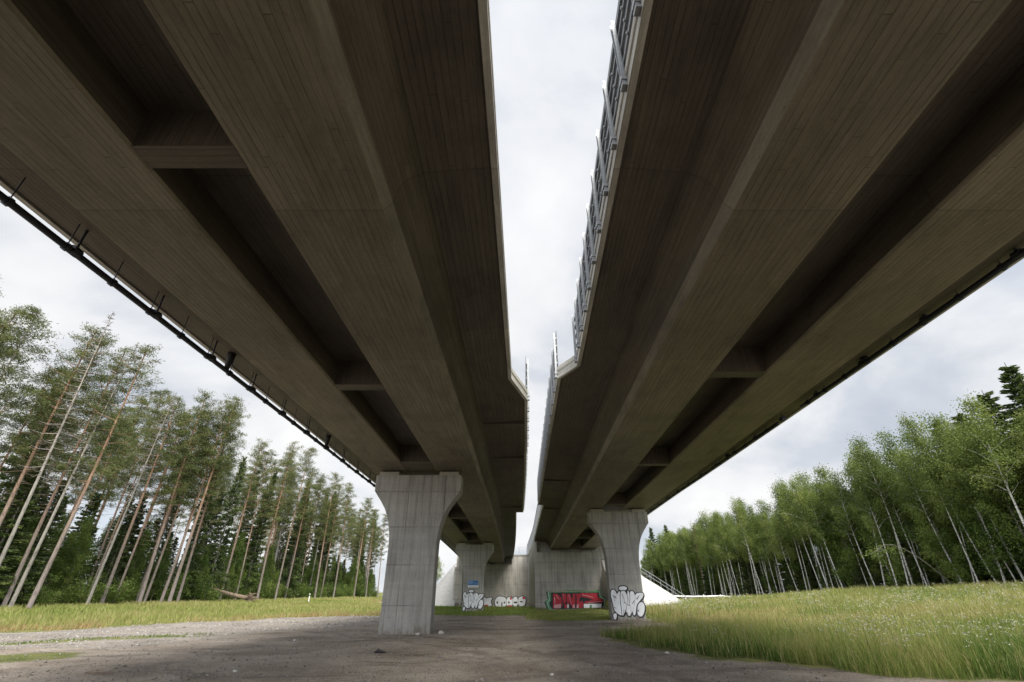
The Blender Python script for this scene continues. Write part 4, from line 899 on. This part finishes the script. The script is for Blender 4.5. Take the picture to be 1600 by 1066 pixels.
for k in range(16): mb.tube([(-3.8 + k * .2, 0, 1.4 - k * .06), (-4.4 + k * .25 + rg.uniform(-.6, .6), rg.uniform(-.6, .6), 1.9 + rg.uniform(0, .9) - k * .05)], [.025, .006], 4, False)
mb.build('bare_branches', MAT['twig'], root)

# ---------------------------------------------------------------- grass
def scatter(n, rmin, rmax, a0, a1, p, rg):
    u_ = rg.random(n); e = 2 - p; r = (rmin ** e + u_ * (rmax ** e - rmin ** e)) ** (1 / e); a = rg.uniform(a0, a1, n)
    return r * np.sin(a), r * np.cos(a), r
def blades(name, x, y, hgt, wid, tint, rg, label, mat='grass', leanmag=.55):
    n = len(x); z = height(x, y) - .02; a = rg.uniform(0, 6.28, n); ln = rg.uniform(.1, 1, n) * leanmag * hgt; la = rg.uniform(0, 6.28, n)
    ax, ay = np.cos(a) * wid, np.sin(a) * wid; lx, ly = np.cos(la) * ln, np.sin(la) * ln
    V = np.zeros((n, 6, 3), np.float32)
    for k, (hf, lf, wf) in enumerate(((0, 0, 1), (.55, .35, .8), (1, 1, .12))):
        for s_, j in ((-1, 0), (1, 1)):
            V[:, 2 * k + j, 0] = x + lx * lf + s_ * ax * wf; V[:, 2 * k + j, 1] = y + ly * lf + s_ * ay * wf; V[:, 2 * k + j, 2] = z + hgt * hf * (1 - .12 * lf)
    b_ = (np.arange(n) * 6)[:, None]; Q = np.concatenate([b_ + np.array([[0, 1, 3, 2]]), b_ + np.array([[2, 3, 5, 4]])], 1).reshape(-1, 4)
    tt = np.clip(np.repeat(tint[:, None], 6, 1) + np.array([[-.06, -.06, 0, 0, .10, .10]]), 0, 1).ravel()
    o = link(name, arr_mesh(name, V.reshape(-1, 3), Q, MAT[mat], tint=tt)); tag(o, label, 'grass', kind='stuff'); return o
rg = np.random.default_rng(21)
def fieldgrass(n, a0, a1, rmin, rmax, P, rg, excl=None, p=1.35):
    x, y, r = scatter(n, rmin, rmax, a0, a1, p, rg)
    jx_ = (vnoise(x, y, .8) - .5) * 1.6 + (vnoise(x + 8, y, 2.5) - .5) * 2.2; jy_ = (vnoise(x + 50, y, .8) - .5) * 1.6 + (vnoise(x + 28, y, 2.5) - .5) * 2.2
    k = inpoly(x + jx_, y + jy_, P) & (np.abs(x) < 62)
    return x[k], y[k], r[k]
x, y, r = fieldgrass(430000, R(5), R(62), 10, 95, P_RIGHT, rg)
edge_ = soft(x, y, P_RIGHT, 3.2)
dry = sstep(20, 11, x) * sstep(22, 27, y)                 # dry sparse ground round the pier
dry = np.maximum(dry, .75 * sstep(.5, .75, vnoise(x, y + 7, 5.5)) * sstep(16, 20, y) * sstep(60, 30, y))
bare = np.maximum(.8 * np.exp(-((y - 26.5 - .1 * (x - 8) + 2.5 * (vnoise(x, y, 2.2) - .5)) / 1.5) ** 2) * sstep(21, 14, x), sstep(.42, .6, vnoise(x * .6, y * 1.4, 3.0)) * sstep(27, 24, y) * sstep(20.5, 22.5, y) * sstep(30, 14, x))
keep = rg.random(len(x)) > (.85 * (1 - edge_) * sstep(.7, .3, vnoise(x, y + 40, .9)) + .72 * bare + .35 * dry * sstep(14, 10, x)); x, y, r, edge_, dry = x[keep], y[keep], r[keep], edge_[keep], dry[keep]
clump = vnoise(x, y, .7); big = vnoise(x + 3, y + 3, 4.0)
hg = (.34 + .34 * clump + .30 * big) * (1 - .75 * (1 - edge_)) * (1 - .45 * dry) * rg.uniform(.55, 1.25, len(x)) * (1 + .45 * sstep(25, 42, x))
green = np.maximum(sstep(1.0, .72, edge_), sstep(21, 15, y) * .8) * sstep(.25, .6, vnoise(x + 20, y, 2.6))
patch = vnoise(x + 70, y + 11, 1.4); tn = .51 + .30 * (big - .5) + .20 * (clump - .5) + .34 * (patch - .5) - .36 * green + .30 * dry + rg.normal(size=len(x)) * .10
spk_ = rg.random(len(x)) < .12; tn = np.where(spk_, .88, tn) + .3 * bare[keep]
blades('meadow_grass', x, y, hg, np.maximum(.0035, r * .00036) * rg.uniform(.6, 1.5, len(x)), tn, rg, 'tall yellow-green meadow grass covering the field right of the dirt ground')
# taller single stems and seed heads breaking the even top of the meadow
x2, y2, r2 = fieldgrass(26000, R(8), R(60), 10, 55, P_RIGHT, rg)
k = vnoise(x2, y2 + 3, 1.8) > .35; x2, y2, r2 = x2[k], y2[k], r2[k]; e2 = soft(x2, y2, P_RIGHT, 2.5)
blades('seeding_grass', x2, y2, rg.uniform(.5, 1.0, len(x2)) * (.45 + .55 * e2), np.maximum(.003, r2 * .0004), rg.uniform(.5, 1.0, len(x2)), rg, 'straw-coloured seeding grass stems standing above the right meadow', leanmag=.3)
# stalks with seed heads / umbels
n_ = 3800; x, y, r = fieldgrass(n_ * 3, R(12), R(60), 12, 60, P_RIGHT, rg, p=1.2); k = (vnoise(x + 5, y, 4) * .6 + vnoise(x, y + 8, 1.5) * .5 > .60) & (rg.random(len(x)) < .8); x, y, r = x[k], y[k], r[k]
hh = rg.uniform(.55, 1.05, len(x)); z = height(x, y) + hh
off = rg.normal(size=(len(x), 6, 3)) * np.array([.035, .035, .012]); cen = (np.stack([x, y, z], 1)[:, None] + off).reshape(-1, 3)
v, q = leafquads(cen, rg.uniform(.008, .02, len(cen)) * np.repeat(np.maximum(1, r / 26), 6), rg, .8, .5)
o = link('wildflowers', arr_mesh('wildflowers', v, q, MAT['flower'], tint=rg.uniform(0, 1, len(v)))); tag(o, 'small cream white flower heads scattered through the right meadow', 'flowers', kind='stuff')
blades('flower_stalks', x, y, hh, np.maximum(.003, r * .0003), np.full(len(x), .35), rg, 'thin green stalks standing out of the right meadow', leanmag=.05)
# left verge
x, y, r = fieldgrass(190000, R(-62), R(-8), 26, 130, P_LEFT, rg, p=1.5)
k = (x > -42.5); x, y, r = x[k], y[k], r[k]
edge_ = soft(x, y, P_LEFT, 3.0); clump = vnoise(x, y, .9); big = vnoise(x, y, 5)
hg = (.16 + .26 * clump + .16 * big) * (.35 + .65 * edge_) * rg.uniform(.6, 1.3, len(x))
tn = .52 + .3 * (big - .5) + .2 * (clump - .5) + .34 * sstep(1, .6, edge_) + rg.normal(size=len(x)) * .1
blades('verge_grass', x, y, hg, r * .00045 * rg.uniform(.7, 1.5, len(x)), tn, rg, 'yellow-green grass verge between the gravel track and the left forest')
# short grass near the abutments and the strips in the gravel
for P, nn, a0, a1, lab, tb, hb_ in ((P_ABL, 70000, -25, 6, 'fresh green grass in front of the far abutment wall', .34, .26), (P_LOWR, 60000, 0, 22, 'short thin grass around the right pier and in front of the red and green lettering', .56, .16),
                                  (P_ST1, 26000, -50, -28, 'low green strip of grass growing along the gravel track at left', .40, .09), (P_ST2, 20000, -55, -30, 'low mossy green strip in the nearest gravel at left', .42, .05)):
    x, y, r = fieldgrass(nn * (1 if P in (P_ABL, P_LOWR) else 3), R(a0), R(a1), 12, 100, P, rg)
    if P in (P_ST1, P_ST2): x, y, r = (lambda kk: (x[kk], y[kk], r[kk]))(rg.random(len(x)) < .35 + .65 * vnoise(x, y, .6))
    hg = hb_ * (.5 + vnoise(x, y, .8)) * rg.uniform(.6, 1.3, len(x)); tn = tb + .3 * (vnoise(x, y, 2.5) - .5) + rg.normal(size=len(x)) * .1
    blades('short_grass', x, y, hg, r * .00045 * rg.uniform(.7, 1.5, len(x)), tn, rg, lab)
# sparse weeds at the edge of the dirt
x, y, r = scatter(9000, 11, 45, R(-35), R(30), 1.5, rg); m_ = vnoise(x, y, 2.2) * vnoise(x + 9, y + 4, .5); k = (m_ > .5) & (x < 9) & ~inpoly(x, y, P_GRAV); x, y, r = x[k], y[k], r[k]
blades('sparse_weeds', x, y, rg.uniform(.02, .08, len(x)), r * .0004, rg.uniform(.4, .9, len(x)), rg, 'sparse tiny weeds coming up through the dirt under the decks')

# ---------------------------------------------------------------- stones
def pebbles(name, x, y, s, mat, label, rg, tint):
    base = np.array([(1, 0, 0), (-1, 0, 0), (0, 1, 0), (0, -1, 0), (0, 0, 1), (0, 0, -1)], float); F = np.array([(0, 2, 4), (2, 1, 4), (1, 3, 4), (3, 0, 4), (2, 0, 5), (1, 2, 5), (3, 1, 5), (0, 3, 5)])
    n = len(x); V = base[None] * rg.uniform(.55, 1.2, (n, 6, 1)); V = V + rg.normal(size=(n, 6, 3)) * .16; V[:, :, 2] *= .62
    a = rg.uniform(0, 6.28, n); ca, sa = np.cos(a)[:, None], np.sin(a)[:, None]
    X_ = V[:, :, 0] * ca - V[:, :, 1] * sa; Y_ = V[:, :, 0] * sa + V[:, :, 1] * ca
    V = np.stack([X_ * s[:, None] + x[:, None], Y_ * s[:, None] + y[:, None], V[:, :, 2] * s[:, None] + (height(x, y) + s * .15)[:, None]], 2)
    Q = ((np.arange(n) * 6)[:, None, None] + F[None]).reshape(-1, 3)
    o = link(name, arr_mesh(name, V.reshape(-1, 3), Q, mat, tint=np.repeat(tint, 6))); return tag(o, label, 'gravel', kind='stuff')
m, t, b = newmat('crushed_stone'); a_ = t.nodes.new('ShaderNodeAttribute'); a_.attribute_name = 'tint'
t.links.new(ramp(t, a_.outputs['Fac'], [(0, (.10, .09, .08)), (.5, (.26, .24, .225)), (.85, (.42, .40, .38)), (1, (.60, .59, .57))]), b.inputs['Base Color']); b.inputs['Roughness'].default_value = .9; MAT['stone'] = m
x, y, r = scatter(110000, 8.5, 60, R(-58), R(30), 1.5, rg); gv = inpoly(x, y, P_GRAV); rim = np.exp(-((np.hypot(x + 4.66, y - 23.6) - 1.6) / 1.0) ** 2)
k = (rg.random(len(x)) < .42 + .5 * gv + .5 * rim) & ~inpoly(x, y, P_RIGHT) & ~inpoly(x, y, P_LEFT); x, y, r, gv = x[k], y[k], r[k], gv[k]
sz = np.minimum(rg.lognormal(-4.35, .55, len(x)), .045) * np.where(gv, 1.35, 1) * np.maximum(1, r / 28)
pebbles('loose_gravel', x, y, sz, MAT['stone'], 'loose gravel and pebbles strewn over the dirt and the track', rg, np.clip(rg.normal(.36, .2, len(x)) + .18 * gv, 0, 1))
def stone(x, y, s, label):
    bm = bmesh.new(); bmesh.ops.create_icosphere(bm, subdivisions=2, radius=s)
    for v_ in bm.verts: v_.co *= 1 + random.uniform(-.16, .16); v_.co.z *= .6
    me = bpy.data.meshes.new('stone'); bm.to_mesh(me); bm.free(); o = link('stone', me, None, MAT['lstone']); o.location = (x, y, float(height(x, y)) + s * .3); tag(o, label, 'stone', 'stones lying on the dirt')
MAT['lstone'] = simple('pale_stone', (.50, .48, .45), .9, 0, .2, 12)
stone(-3.05, 23.3, .13, 'pale stone lying against the right foot of the nearest pier')
stone(-4.0, 22.9, .10, 'pale stone at the front foot of the nearest pier')
stone(4.6, 16.3, .07, 'small pale stone near the tip of the right grass')
stone(.9, 12.6, .05, 'small pale pebble in the middle of the foreground dirt')
stone(-8.2, 20.5, .06, 'small pale stone left of the nearest pier')
stone(-6.2, 12.5, .05, 'tiny pale stone in the left foreground dirt')
# dark plastic scrap and stick
mb = MB(); mb.tube([(0, 0, .03), (.12, .03, .07), (.22, -.03, .05), (.36, .02, .04)], [.02, .06, .05, .01], 6); mb.tube([(.1, 0, .05), (.08, .1, .12)], [.03, .01], 5)
o = mb.build('plastic_scrap', MAT['rubber']); o.location = (-4.1, 16.3, 0.0); tag(o, 'crumpled black plastic scrap lying on the dirt before the nearest pier', 'litter')
mb = MB(); mb.tube([(0, 0, .03), (.3, .03, .04), (.62, 0, .03)], [.02, .025, .012], 6)
o = mb.build('stick', MAT['log']); o.location = (-9.4, 12.3, float(height(-9.4, 12.3)) + .01); tag(o, 'short pale stick lying on the gravel at lower left', 'stick')
